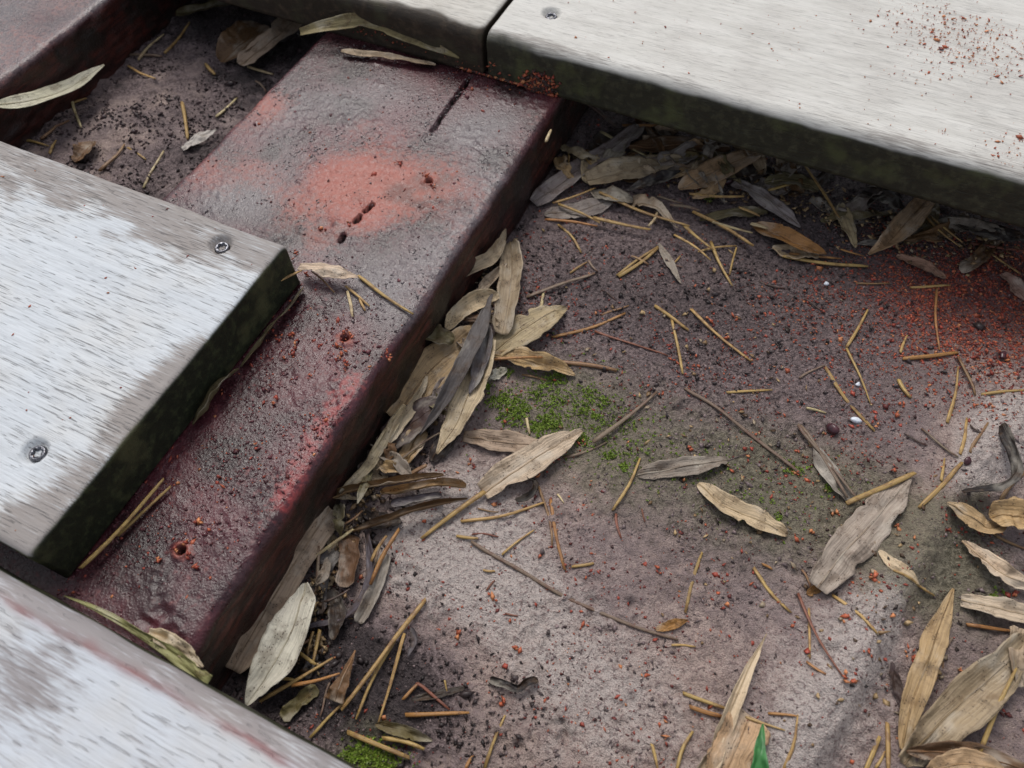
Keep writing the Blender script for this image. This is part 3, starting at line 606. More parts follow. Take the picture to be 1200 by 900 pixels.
leaf([(576, 412, 3), (610, 388, 4), (640, 370, 4), (664, 360, 2)], 40, 'gtan', 'broad grey-tan leaf end with a ragged tip beside the heap', 30, 0, 'tip', ragged=.45)
leaf([(578, 415, 3), (615, 422, 3), (650, 430, 2.5), (674, 440, 1)], 26, 'tan', 'tan leaf pointing away from the heap along the moss edge', 50, 0, 'lance')
leaf([(575, 398, 9), (560, 440, 8), (535, 495, 7), (512, 532, 4)], 36, 'pale', 'smooth cream leaf with a rounded tip hanging from the heap', 55, 5, 'tip')
leaf([(570, 372, 12), (568, 405, 12), (558, 440, 11), (550, 462, 10)], 20, 'slate', 'slate grey leaf strip lying over the cream leaf', 60, 0, 'lance')
leaf([(447, 532, 4), (470, 505, 6), (500, 485, 7), (520, 472, 7)], 44, 'purple', 'dark purple-brown leaf with a raised midrib in the heap', 40, -5, 'wide')
leaf([(577, 345, 13), (560, 395, 14), (538, 440, 14), (515, 480, 12), (492, 510, 9)], 27, 'slate', 'long dark grey curled leaf twisting across the heap', 150, 10, 'lance')
leaf([(543, 510, 1.5), (575, 515, 2.2), (610, 520, 2.2), (650, 527, 2)], 26, 'gtan', 'speckled tan leaf lying crosswise under the spotted pointed leaf', 40, 0, 'tip')
leaf([(566, 578, 1), (600, 555, 2), (640, 530, 3), (682, 504, 3.5)], 40, 'pale', 'pale black-spotted leaf with a curled pointed tip by the moss', 50, 0, 'tip')
straws('', [([(568, 576, 1.5), (530, 603, 1), (494, 631, .5)], 9, 't', 'thick golden stalk of the spotted pale leaf, lying on pale stone')])
leaf([(438, 565, 3), (450, 550, 4), (464, 532, 4)], 22, 'pale', 'small cream leaf scrap under the dark purple leaf', 40, 0, 'wide')
leaf([(470, 545, 4), (485, 520, 4), (495, 500, 4)], 26, 'tan', 'tan leaf scrap between the purple leaf and the cream leaf', 40, 0, 'wide')
leaf([(398, 578, 8), (430, 545, 8), (455, 505, 9), (475, 475, 9)], 15, 'pale', 'long thin pale leaf folded along the joist foot', 120, 50, 'strap')
leaf([(455, 520, 8), (470, 492, 9), (490, 462, 9), (500, 440, 8)], 20, 'pale', 'cream leaf edge standing up against the joist', 90, 50, 'lance')
leaf([(383, 584, 7), (430, 571, 8), (475, 562, 7), (520, 557, 5)], 19, (.28, .17, .085), 'brown rolled leaf tube lying highest on the trench litter', 250, 0, 'strap')
leaf([(448, 580, 5), (490, 572, 6), (520, 567, 5), (546, 571, 3)], 18, (.40, .25, .11), 'orange-edged rolled leaf tube just below the brown one', 230, 0, 'strap')
leaf([(415, 622, 4), (455, 608, 6), (500, 594, 5), (548, 584, 3)], 21, (.20, .115, .06), 'dark brown rolled leaf tube bridging trench and pale stone', 250, 0, 'tip')
leaf([(458, 592, 4), (490, 586, 4), (518, 581, 4)], 16, 'slate', 'thin grey rolled leaf between two brown tubes', 200, 0, 'strap')
# ---- trench beside the joist
leaf([(388, 596, 7), (352, 650, 8), (312, 715, 8), (272, 785, 6)], 36, 'gtan', 'long mottled tan leaf lying along the joist in the trench', 40, -35, 'strap', ragged=.45)
leaf([(358, 683, 9), (347, 725, 11), (322, 775, 10), (288, 826, 7)], 52, 'white', 'large silvery pale leaf at the lower end of the trench', 50, 8, 'lance')
leaf([(408, 628, 4), (410, 655, 5), (404, 688, 4)], 27, 'brown', 'brown curled leaf standing in the trench beside a grey ribbon', 110, 0, 'strap')
leaf([(430, 620, 3), (434, 665, 3.5), (424, 703, 3.5), (395, 726, 3), (356, 738, 3)], 11, 'slate', 'curving grey leaf ribbon in the trench', 60, 40, 'strap')
leaf([(416, 762, 4), (405, 790, 5), (392, 822, 4)], 26, 'brown', 'brown pointed leaf scrap near the corner of the trench', 70, 10, 'rblade')
leaf([(440, 849, 2), (465, 855, 3), (507, 868, 1)], 17, 'olive', 'olive brown leaf curl beside the green moss corner', 110, 0, 'lance')
leaf([(482, 735, 1), (486, 750, 2), (478, 770, 1)], 11, 'slate', 'small dark leaf curl next to crossing stalks', 140, 0, 'lance')
leaf([(330, 842, 2), (348, 824, 3), (372, 806, 2)], 18, 'olive', 'olive leaf scrap under the stalks by the blue-grey board', 40, 0, 'strap')
leaf([(388, 690, 3), (396, 720, 3), (390, 750, 3)], 20, 'dark', 'nearly black wet leaf at the bottom of the trench', 50, 0, 'wide')
leaf([(420, 600, 2), (440, 610, 3), (470, 612, 2)], 22, 'dark', 'wet black leaf under the brown rolled tubes', 50, 0, 'wide')
leaf([(395, 640, 2), (376, 675, 3), (372, 720, 2)], 22, 'slate', 'wet dark grey leaf between the mottled leaf and the brown curl', 50, 0, 'strap')
leaf([(452, 650, 3), (440, 690, 3), (420, 730, 2)], 16, 'grey', 'grey leaf strip under the golden stalk in the trench', 50, 0, 'strap')
leaf([(505, 540, 2), (520, 520, 3), (535, 500, 3)], 24, 'dark', 'black wet leaf peeping from under the cream leaf', 40, 0, 'wide')
straws('in the leaf-filled trench along the joist', [((322, 688, 414, 620), 6, 'p', 'pale cream straw bridging the large silvery leaf and the trench'), ((304, 822, 390, 771), 9, 't'), ((342, 803, 398, 789), 8, 'o'), ((322, 794, 345, 797), 6, 't'), ((434, 685, 468, 620), 7, 'o'),
    ((435, 658, 453, 628), 6, 't'), ((367, 740, 360, 765), 5, 't'), ((375, 738, 367, 776), 6, 't'), ((350, 764, 370, 779), 5, 't'), ((340, 762, 363, 749), 5, 'b'), ((373, 640, 370, 692), 6, 'g'), ((330, 780, 348, 768), 6, 'b'),
    ((452, 628, 440, 660), 5, 'g'), ((300, 812, 330, 770), 5, 'd'), ((380, 705, 410, 690), 5, 'd'), ((475, 560, 500, 545), 6, 'b'), ((460, 545, 520, 505), 5, 'g'), ((385, 622, 425, 598), 5, 'b')], lift=5)
straws('on the dark soil at the foot of the trench', [([(499, 702, .5), (467, 743, 2), (436, 785, 3), (400, 832, 3)], 7, 't', 'long golden stalk arching down over the trench corner'), ((474, 742, 443, 848), 7, 't'), ((463, 750, 417, 843), 6, 't'), ((407, 858, 480, 888), 8, 't'), ((448, 865, 497, 878), 7, 't'),
    ((475, 838, 550, 835), 7, 'o'), ((488, 800, 527, 832), 5, 'r'), ((472, 820, 491, 800), 6, 'o'), ((363, 865, 412, 815), 5, 't'), ((386, 800, 375, 840), 4, 'g')], lift=.6)
# ---- around the moss and the middle of the stone
straws('near the moss patch', [((617, 348, 697, 320), 6, 'g'), ((668, 320, 688, 307), 5, 't'), ((723, 323, 771, 289), 6, 't'), ((632, 369, 637, 343), 7, 'p', 'stubby pale straw stuck upright in the ragged grey leaf'), ((647, 395, 733, 367), 5, 'o'), ((705, 369, 737, 358), 4, 'b'),
    ((697, 388, 783, 417), 5, 'r'), ((767, 358, 807, 387), 6, 't'), ((787, 373, 800, 438), 5, 't'), ([(556, 422, 6), (600, 420, 5), (648, 418, 3)], 6, 'o', 'orange straw lying over the tan leaf at the heap'), ((647, 423, 723, 434), 7, 'b'),
    ([(695, 518, 1), (770, 459, .5)], 8, 'g', 'thick grey-tan twig pointing away from the spotted leaf tip'), ((660, 536, 711, 518), 6, 'g'), ((718, 598, 750, 537), 6, 't'), ((617, 490, 621, 509), 6, 'p'), ((612, 439, 640, 446), 4, 'b'), ((540, 611, 637, 589), 6, 't'), ([(631, 570), (640, 600), (647, 640)], 5, 'b'),
    ((645, 585, 662, 668), 6, 'o'), ((653, 579, 661, 590), 4, 'p'), ((560, 596, 584, 600), 3, 'b'), ((493, 365, 512, 330), 4, 'g')])
leaf([(604, 586, 1), (620, 578, 3), (627, 566, 4), (618, 560, 4.5)], 10, 'dark', 'small black leaf ring curled under the spotted pale leaf', 60, 60, 'strap')
leaf([(568, 446, .8), (580, 440, 1.2), (594, 432, .8)], 14, 'white', 'tiny whitish leaf scrap at the edge of the moss', 60, 0, 'wide')
# ---- pale lower stone
straws('on the pale lower stone', [((535, 628, 560, 631), 6, 't'), ((553, 626, 584, 629), 3, 'r'), ((588, 650, 626, 621), 5, 't'), ([(552, 635), (595, 662), (640, 687), (690, 712), (745, 735), (795, 750)], 6, 'g', 'long thin grey-brown twig running down the pale stone'), ((566, 668, 580, 669), 4, 't'), ((670, 664, 696, 660), 6, 't'),
    ((568, 900, 592, 838), 7, 't', 'golden straw standing off the pale stone by the blue-grey board'), ((764, 872, 771, 902), 7, 't'), ((521, 797, 524, 812), 4, 't'), ((787, 756, 815, 758), 4, 't'), ((722, 602, 728, 631), 5, 'r'), ((570, 692, 580, 680), 4, 'r'), ((592, 719, 607, 722), 3, 'r'), ((803, 718, 823, 647), 5, 't'), ((752, 596, 756, 612), 3, 'r'), ((546, 901, 554, 886), 6, 'o')])
leaf([(574, 797, .6), (590, 802, 2), (607, 808, 2.5), (618, 800, 2.5), (630, 797, .8)], 12, 'black', 'twisted black leaf curl lying alone on the pale stone', 150, 0, 'strap')
leaf([(768, 738, .5), (785, 733, 1), (806, 727, 1)], 12, 'orange', 'small orange-brown leaf scrap at the end of the long twig', 50, 0, 'lance')
leaf([(482, 820, .5), (520, 812, 1), (545, 806, .5)], 10, 'dark', 'dark leaf scrap on the soil beside the reddish straw', 60, 0, 'wide')
# ---- leaves on the middle and right stone
leaf([(957, 690, 2.5), (985, 652, 3.5), (1020, 615, 2.5), (1066, 560, 1)], 48, (.42, .35, .28), 'large grey folded leaf with a pale crumpled end and a straw on it', [70, 45, 20, 15], 0, 'tip', wav=.6)
leaf([(946, 697, .5), (958, 686, 1), (966, 672, 1.5)], 14, 'orange', 'curled orange corner of torn leaf below the large grey leaf', 90, 30, 'wide')
leaf([(818, 567, 1), (850, 592, 1.4), (885, 608, 1.2), (922, 628, .5)], 28, 'pale', 'pale spear-shaped leaf on the greenish stone', 40, 0, 'wide')
leaf([(747, 557, .8), (775, 552, 1.2), (812, 546, 1.2), (852, 540, .6)], 24, 'grey', 'grey shrivelled leaf with a thin stalk on greenish stone', 40, 0, 'wide', wav=.5)
straws('on the greenish stone', [((850, 541, 876, 532), 3, 'd')])
leaf([(955, 525, 1), (965, 545, 2), (980, 565, 2), (1000, 590, 1)], 20, 'grey', 'grey leaf blade beneath the split grass stem', 40, 0, 'wide')
straws('beside the large grey leaf', [([(935, 497, 1), (970, 540, 2.2), (1008, 588, 3)], 6, 'g', 'split dry grass stem crossing onto the large grey leaf'), ([(938, 498, 1), (960, 530, 2), (993, 583, 2)], 5, 'g', 'thinner strand of split grass stem along the grey blade'), ([(992, 590, 4), (1035, 571, 3.2), (1072, 554, 2)], 8, 't', 'thick golden straw resting on the large grey leaf')])
straws('on the red-dusted stone', [((833, 283, 858, 335), 5, 't'), ((810, 362, 880, 423), 6, 't'), ((992, 407, 1017, 363), 5, 't'), ((992, 408, 1020, 473), 5, 't'), ((967, 430, 1025, 505), 7, 't', 'straight golden straw with its end next to the white pebble'), ((937, 443, 967, 428), 4, 'g'), ((852, 460, 905, 457), 5, 't'),
    ([(803, 455), (837, 475), (880, 510), (938, 555)], 6, 'g', 'long dark grey twig lying between red crumbs and green film'), ((1055, 413, 1063, 393), 5, 't'), ((1067, 337, 1112, 334), 5, 't'), ((1098, 337, 1101, 410), 5, 'o'), ((1058, 420, 1122, 413), 6, 'o'), ((1003, 332, 1043, 332), 4, 'b'), ((1053, 445, 1067, 466), 6, 't'),
    ((1110, 495, 1123, 430), 6, 't'), ((1123, 418, 1143, 463), 5, 'b'), ((1150, 462, 1203, 457), 6, 't'), ((1125, 532, 1133, 490), 6, 't'), ((1137, 530, 1158, 495), 5, 'b'), ((1080, 502, 1123, 536), 4, 'g'), ((1103, 563, 1107, 537), 6, 't'), ((1077, 595, 1127, 542), 7, 't', 'thick golden straw beside the black curled leaf'),
    ((923, 354, 943, 342), 3, 'd'), ((943, 350, 967, 367), 3, 'd'), ((1137, 498, 1150, 507), 4, 'd'), ((1170, 592, 1204, 551), 6, 'b'), ((890, 330, 920, 338), 3, 'd'), ((690, 305, 700, 318), 4, 'g'), ((1086, 522, 1060, 508), 3, 'd'), ((705, 340, 722, 352), 3, 'd'), ((945, 478, 968, 484), 5, 'p')])
leaf([(1174, 497, 3), (1188, 528, 6), (1190, 556, 7), (1168, 572, 6), (1129, 578, 3)], 15, 'black', 'black curled leaf ribbon bent like a hook on pale stone', 40, 60, 'strap')
# ---- tattered leaves at the right
leaf([(1110, 590, 2), (1135, 605, 4), (1160, 618, 4), (1178, 612, 3)], 26, 'tan', 'tan leaf with a curled orange rim beside the crease', 80, -10, 'wide')
leaf([(1160, 606, 4), (1180, 603, 6), (1215, 607, 6)], 38, 'tan', 'broad golden leaf end overlapping the orange-rimmed one', 50, 0, 'wide')
leaf([(1127, 634, 1), (1155, 655, 3), (1180, 675, 4), (1220, 690, 4)], 26, 'pale', 'pale folded leaf pointing at the stone crease', 90, 10, 'lance')
leaf([(1126, 703, 1), (1155, 710, 2), (1185, 717, 2.5), (1225, 728, 2)], 28, 'pale', 'flat pale yellow leaf tip right of the spotted upright leaf', 40, 0, 'tip')
leaf([(1057, 878, 2), (1066, 835, 4), (1086, 775, 4), (1100, 735, 3), (1117, 690, 1)], 28, (.48, .34, .17), 'tall tan leaf densely spotted brown, lying along the crease', 45, -5, 'lance', wav=.6)
leaf([(1030, 645, .5), (1050, 662, 1), (1078, 685, .8)], 16, 'pale', 'thin skeleton leaf scrap on the green stone with a straw at its tip', 30, 0, 'lance')
leaf([(1062, 898, 2), (1100, 850, 4), (1145, 808, 5), (1185, 768, 4), (1215, 735, 3)], 50, 'gtan', 'large tattered tan leaf with brown stains', 45, 5, 'tip', wav=.9, ragged=.45)
leaf([(1195, 735, 4), (1190, 770, 5), (1202, 805, 4)], 22, 'gtan', 'narrow frayed leaf strip crossing the top of the tattered leaf', 60, 0, 'strap')
leaf([(1062, 880, 2), (1110, 882, 4), (1160, 890, 4), (1220, 908, 4)], 30, 'brown', 'dark-edged brown leaf below the tattered leaf', 70, 10, 'lance')
leaf([(1085, 905, 4), (1130, 895, 6), (1180, 905, 6)], 30, 'tan', 'tan leaf back with a crumpled skin near the tattered leaf', 50, 0, 'wide')
leaf([(1045, 776, 1), (1052, 805, 2), (1058, 832, 1.5)], 12, 'purple', 'thin dark purple leaf spike beside the spotted tall leaf', 60, 20, 'lance')
leaf([(822, 915, 1.5), (845, 862, 4), (870, 800, 5), (898, 743, 4)], 29, 'pale', 'long cream pointed grass leaf over crossed straws', 60, 10, 'blade')
leaf([(838, 930, 1), (858, 885, 2), (880, 838, 1)], 52, 'tan', 'broad brown-tan leaf behind the green blade', 40, 0, 'strap')
leaf([(888, 940, 7), (890, 890, 9), (894, 848, 9)], 32, (.07, .30, .075), 'fresh green grass blade tip', 60, 0, 'blade', name='grass_blade', cat='grass blade', mat=M_BLADE)
straws('on the stone near the green grass blade', [((883, 665, 927, 718), 8, 't', 'thick golden straw alone on purple-grey stone'), ((935, 695, 988, 793), 5, 'r', 'long reddish twig crossing a short straw'), ((948, 713, 949, 772), 5, 't'), ((945, 775, 968, 790), 6, 'o'), ((975, 697, 1028, 742), 6, 't'), ((800, 812, 850, 830), 7, 't'), ((865, 837, 920, 856), 6, 't'), ((808, 828, 847, 840), 7, 'o'), ((900, 836, 934, 839), 5, 'o'),
    ((917, 905, 935, 837), 6, 't'), ((793, 903, 812, 857), 6, 't'), ((893, 661, 905, 667), 5, 'o'), ((1047, 668, 1095, 698), 5, 't'), ((940, 668, 950, 690), 4, 'b')])
straws('beside the tattered leaves', [((1040, 847, 1041, 905), 7, 't'), ((1013, 905, 1031, 863), 7, 't'), ((1026, 900, 1037, 880), 6, 't'), ((1133, 732, 1205, 742), 6, 'o'), ([(1148, 882, 3), (1168, 832, 6), (1191, 783, 7)], 8, 't', 'thick golden straw leaning across the large tattered leaf'), ((1162, 623, 1205, 645), 6, 'b'), ((1110, 758, 1117, 748), 5, 'g'), ((1105, 775, 1090, 805), 4, 'b')])
# ---- litter below the far board
leaf([(625, 238, 3), (655, 216, 4), (687, 192, 5), (720, 172, 5), (750, 148, 4)], 27, 'grey', 'blue-grey leaf lying on the litter nearest the joist corner', 50, 0, 'strap')
leaf([(688, 214, 4), (720, 205, 5), (755, 198, 5), (800, 185, 4)], 40, 'gtan', 'broad tan leaf with a hole in the litter below the board', 30, 0, 'tip', ragged=.45)
leaf([(796, 222, 3.5), (830, 205, 4.5), (860, 190, 4.5), (890, 180, 3)], 34, 'tan', 'golden tan leaf tip in the litter below the board', 30, 0, 'wide')
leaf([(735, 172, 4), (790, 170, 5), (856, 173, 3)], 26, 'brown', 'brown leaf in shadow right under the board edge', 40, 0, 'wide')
leaf([(736, 223, 6), (762, 214, 6.5), (798, 200, 6)], 16, 'black', 'black leaf sliver on the broad tan leaf', 40, 0, 'lance')
leaf([(740, 238, 3), (765, 240, 4), (795, 268, 2)], 26, 'gtan', 'dull tan torn leaf end pointing out of the litter', 50, 0, 'blade', ragged=.45)
leaf([(638, 252, 1.5), (675, 246, 2), (718, 236, 1.5)], 26, 'grey', 'dim grey leaf flat under the straws near the joist', 40, 0, 'wide')
leaf([(692, 224, 3), (715, 230, 3.5), (742, 236, 2)], 22, 'grey', 'grey-tan leaf scrap below the broad tan leaf', 40, 0, 'wide')
leaf([(860, 212, 3), (890, 230, 4), (915, 248, 4), (938, 266, 2)], 24, 'grey', 'fuzzy grey leaf next to the orange-brown leaf', 50, 0, 'tip')
leaf([(820, 258, 1.5), (855, 252, 2), (900, 249, 1.5)], 16, 'olive', 'olive dark leaf strip among the pale straws', 40, 0, 'wide')
leaf([(882, 264, 2), (915, 276, 5), (940, 288, 5), (968, 298, 2)], 26, 'orange', 'orange-brown curled leaf in the litter', 90, 10, 'lance')
leaf([(985, 238, 3), (992, 260, 4), (1003, 290, 2)], 20, 'gtan', 'small upright tan leaf between two stalks', 60, 0, 'lance')
leaf([(1092, 228, 5), (1070, 252, 5), (1045, 280, 4), (1018, 298, 1)], 30, 'tan', 'olive tan leaf leaning out from under the board', 50, 0, 'tip')
leaf([(896, 214, 3), (930, 212, 4), (960, 222, 2)], 24, 'olive', 'olive leaf lying flat below the green board side', 40, 0, 'wide')
leaf([(1050, 300, 1), (1078, 312, 1.6), (1108, 326, .6)], 18, 'pink', 'pinkish crumpled leaf dusted red', 40, 0, 'wide')
leaf([(1175, 320, 1.5), (1188, 335, 2), (1205, 354, 1.5)], 18, 'pink', 'red-dusted leaf tip beside the far right litter', 50, 0, 'tip')
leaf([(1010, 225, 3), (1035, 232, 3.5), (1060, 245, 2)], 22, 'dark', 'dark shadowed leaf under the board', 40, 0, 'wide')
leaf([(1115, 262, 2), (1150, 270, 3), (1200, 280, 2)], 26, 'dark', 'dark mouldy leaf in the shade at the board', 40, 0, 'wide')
leaf([(772, 285, 1), (785, 308, 1.6), (798, 333, .5)], 10, 'grey', 'thin grey leaf strip on bare soil below the litter', 60, 0, 'lance')
leaf([(690, 180, 2), (720, 160, 3), (760, 158, 3)], 26, 'dark', 'dark brown leaf behind the blue-grey leaf', 40, 0, 'wide')
leaf([(905, 290, 1.5), (930, 296, 1.8), (960, 300, 1)], 22, 'gtan', 'pale grey leaf scrap under the orange-brown leaf', 30, 0, 'wide')
straws('in the leaf litter below the far board', [((704, 154, 762, 185), 5, 'p'), ((648, 238, 698, 220), 6, 't'), ((702, 225, 808, 265), 6, 't'), ((654, 239, 703, 261), 5, 't'), ((639, 257, 700, 265), 5, 'o'), ((695, 255, 762, 269), 6, 't'), ((760, 265, 771, 247), 5, 'p'), ((790, 275, 833, 305), 5, 't'), ((800, 262, 836, 293), 6, 't'),
    ((812, 248, 883, 288), 6, 't'), ((835, 260, 882, 273), 6, 'p'), ((808, 227, 872, 230), 5, 't'), ((866, 243, 890, 253), 6, 't'), ((680, 175, 695, 195), 5, 't'), ((666, 174, 666, 193), 4, 't'), ((730, 147, 797, 147), 6, 'o'), ([(942, 192, 4), (968, 230, 4), (993, 272, 2)], 5, 't', 'thin tan stalk leaning on the small upright leaf'),
    ((1085, 254, 1125, 289), 5, 't'), ((1090, 253, 1128, 284), 4, 't'), ((900, 223, 928, 215), 5, 't'), ((785, 240, 820, 247), 6, 'g'), ((690, 190, 706, 178), 4, 't'), ((770, 230, 800, 238), 5, 'g'), ((880, 262, 900, 268), 6, 'p')], lift=3.2)
straws('below the litter heap on dark soil', [((654, 263, 681, 296), 5, 't'), ((725, 324, 772, 290), 6, 't'), ((818, 295, 863, 288), 4, 't'), ((863, 290, 855, 322), 4, 't'), ((918, 300, 1017, 312), 6, 't'), ((925, 297, 985, 303), 5, 'o'), ((1156, 293, 1196, 321), 4, 't'), ((1137, 285, 1205, 295), 5, 'r'), ((740, 300, 760, 310), 4, 'b'), ((780, 303, 800, 313), 3, 'g'), ((797, 300, 790, 308), 4, 't'), ((985, 292, 1012, 300), 4, 'o')], lift=.4)
straws('', [([(655, 106, 22), (690, 122, 14), (722, 148, 5)], 8, 'd', 'dark twig poking out under the board corner by the joist')])
# ---- decayed leaves buried in the litter: look-alikes
fr = np.random.default_rng(23)
def filler(n_, line, spread, cols, lift, label, group, wr=(14, 26), Lr=(22, 46)):
    L_ = np.array(line, float)
    for k_ in range(n_):
        f = fr.uniform(0, len(L_) - 1); i_ = int(f); c_ = L_[i_] * (1 - f + i_) + L_[min(i_ + 1, len(L_) - 1)] * (f - i_) + fr.normal(0, spread, 2)
        a_ = fr.uniform(0, math.pi); h_ = fr.uniform(*Lr); d_ = np.array([math.cos(a_), math.sin(a_) * .75]) * h_; b_ = fr.normal(0, 4, 2); z_ = fr.uniform(*lift); kc = cols[fr.integers(len(cols))]
        leaf([(c_[0] - d_[0], c_[1] - d_[1], z_ * .5), (c_[0] + b_[0], c_[1] + b_[1], z_ + .8), (c_[0] + d_[0], c_[1] + d_[1], z_ * fr.uniform(.3, 1.2))], fr.uniform(*wr), kc, 'dull ' + dict(brown='brown', grey='grey', olive='olive', dark='blackish', gtan='tan', tan='golden tan', slate='slate grey')[kc] + label, fr.uniform(20, 90), fr.uniform(-15, 15), ['lance', 'wide', 'tip', 'strap'][fr.integers(4)], ragged=fr.uniform(0, 1), wav=.7, group=group, n=26, m=9)
filler(16, [(660, 200), (720, 190), (800, 190), (860, 205)], 12, ['gtan', 'grey', 'tan', 'olive', 'brown'], (2, 6), ' decayed leaf on top of the litter near the joist corner', 'decayed leaves near the joist corner', (10, 20), (16, 34))
filler(14, [(575, 330), (560, 400), (500, 470), (450, 550), (400, 600), (355, 690)], 7, ['gtan', 'tan', 'olive', 'brown', 'grey'], (5, 10), ' broken leaf leaning on the joist side', 'broken leaves leaning on the joist', (9, 17), (14, 30))
filler(30, [(670, 190), (760, 170), (860, 190), (960, 225), (1060, 265), (1160, 290)], 11, ['brown', 'grey', 'olive', 'dark', 'grey', 'brown', 'gtan'], (.5, 3), ' decayed leaf buried in the litter below the far board', 'decayed leaves below the far board')
filler(12, [(560, 380), (500, 470), (440, 560), (390, 650), (340, 740), (370, 800)], 8, ['dark', 'brown', 'olive', 'gtan', 'slate'], (.5, 3), ' decayed leaf buried under the heap along the joist', 'decayed leaves along the joist', (12, 22), (16, 34))
# ---- soil pocket between the joists
leaf([(-14, 124, 27), (35, 118, 22), (80, 103, 16), (122, 76, 12)], 24, 'white', 'long cream leaf against the far joist side', 30, 12, 'lance', wav=.1)
leaf([(206, 16, 6), (235, 10, 8), (272, 2, 8)], 18, 'olive', 'olive leaf strip in the dark corner of the pocket', 60, 0, 'strap')
leaf([(258, 72, 3), (280, 54, 6), (310, 30, 7)], 44, 'brown', 'broad brown-green leaf leaning in the back of the pocket', 40, 10, 'wide')
leaf([(282, 76, 6), (305, 58, 9), (330, 38, 11), (352, 14, 12)], 27, 'gtan', 'tan leaf leaning up towards the muddy board', 50, 10, 'strap')
leaf([(213, 174, 2), (232, 165, 3), (254, 152, 3)], 14, 'white', 'small cream leaf scrap by the joist edge in the pocket', 60, 0, 'tip')
leaf([(88, 190, 2), (100, 178, 3), (108, 165, 2)], 24, 'brown', 'brown leaf scrap half under the cut board', 50, 0, 'wide')
straws('in the soil pocket between the joists', [((20, 143, 101, 115), 7, 't'), ((82, 108, 95, 149), 5, 'p'), ((162, 70, 192, 40), 6, 'p'), ((193, 62, 222, 26), 6, 't'), ((150, 77, 182, 92), 5, 't'), ((213, 120, 220, 163), 6, 't'), ((253, 137, 277, 115), 5, 'p'), ((168, 220, 192, 177), 5, 'p'), ((117, 200, 146, 169), 6, 'b'), ((150, 173, 171, 187), 4, 't'), ((58, 180, 66, 164), 5, 't'),
    ((20, 163, 57, 171), 6, 't'), ((48, 163, 81, 141), 6, 'b'), ((241, 75, 252, 87), 5, 't'), ((290, 78, 320, 87), 5, 'p'), ((150, 64, 190, 66), 5, 'g'), ((300, 95, 312, 108), 4, 'g')], lift=.5)
# ---- on the joist
leaf([(352, 38, 7), (385, 30, 10), (432, 26, 12), (480, 42, 11), (538, 68, 7)], 18, (.27, .22, .10), 'yellow-green folded leaf lying along the muddy board end on the joist', [30, 60, 60, 40], 38, 'tip', surf='j', wav=.4)
leaf([(400, 60, 2), (450, 66, 2.5), (510, 76, 2)], 9, 'gtan', 'thin grey-tan leaf edge under the yellow-green leaf on the joist', 60, 0, 'strap', surf='j')
leaf([(350, 312, 5), (372, 314, 6), (398, 320, 6), (420, 325, 4)], 20, 'pale', 'cream leaf at the corner of the sawn board on the joist', 60, 0, 'tip', surf='j')
leaf([(298, 323, 12), (290, 350, 10), (277, 382, 5)], 10, 'olive', 'dark olive leaf clinging to the green cut end', 60, 50, 'lance', surf='j')
leaf([(356, 338, 1.6), (335, 366, 3), (310, 395, 2.5), (283, 430, 1.6)], 11, 'olive', 'narrow olive leaf wedged along the foot of the cut end', 90, 40, 'strap', surf='j')
leaf([(280, 433, 2), (258, 455, 5), (240, 478, 4), (226, 498, 2)], 20, 'olive', 'olive brown leaf standing against the foot of the cut end', 60, 45, 'wide', surf='j')
leaf([(75, 698, 4), (110, 712, 4), (150, 733, 3.5), (200, 766, 3), (246, 800, 2.5)], 19, 'green', 'yellow-brown frayed leaf strip squeezed between joist and blue-grey board', [40, 40, 30], 25, 'rblade', surf='j', wav=.5)
leaf([(172, 740, 2), (205, 755, 2.5), (238, 782, 1)], 20, 'pale', 'crusty yellow leaf end stuck to the joist corner', 30, 0, 'tip', surf='j', wav=.8, ragged=.45)
straws('on the wet joist by the sawn board corner', [((420, 323, 484, 368), 6, 't'), ((405, 335, 433, 359), 6, 't'), ((407, 341, 413, 371), 5, 'p'), ((421, 350, 428, 364), 4, 't'), ([(365, 318, 2), (378, 328, 2), (392, 343, .5)], 4, 'b'), ((640, 166, 646, 152), 5, 'p')], surf='j', lift=.3)
straws('', [([(296, 343, 14), (325, 330, 11), (353, 317, 7)], 6, 't', 'tan straw propped across the green cut end of the board'), ([(94, 666, 4), (140, 621, 3), (192, 561, 3)], 8, 't', 'long golden straw along the lower foot of the cut end'), ([(138, 628, 1), (170, 598, 1), (200, 570, 1)], 6, 't', 'shorter tan straw alongside the long golden one at the cut end')], surf='j')

# ------------------------------------------------------------------ small single things
def pebble(px, py, r, sc, mat, name, label, cat, surf='g'):
    P, s = hit(px, py, surf); R_ = r * s / F; import bmesh
    bm = bmesh.new(); bmesh.ops.create_icosphere(bm, subdivisions=3, radius=R_)
    for v in bm.verts:
        k_ = 1 + .30 * vnoise(v.co.x, v.co.y + v.co.z * .7, R_ * .9, 301 + int(px)); v.co = Vector((v.co.x * sc[0], v.co.y * sc[1], v.co.z * sc[2])) * float(k_)
    me = bpy.data.meshes.new(name); bm.to_mesh(me); bm.free(); o = link(name, me, mat); o.location = (P[0], P[1], P[2] + R_ * sc[2] * .6); o.rotation_euler = (.2, .3, px * .37); return tag(o, label, cat)
pebble(1003, 493, 4.6, (1.3, .8, .7), M_PEB, 'pebble', 'bright white pebble beside the straight golden straw', 'pebble')
pebble(1005, 451, 3, (1.4, .8, .6), M_PEB, 'pebble', 'tiny white pebble under the bent straw', 'pebble')
pebble(968, 333, 2.6, (1, .9, .7), M_PEB, 'pebble', 'tiny white grit speck on dark soil', 'pebble')
pebble(975, 504, 7.5, (1.15, .8, .75), M_SEED, 'seed', 'glossy purple-brown round seed on the stone', 'seed')
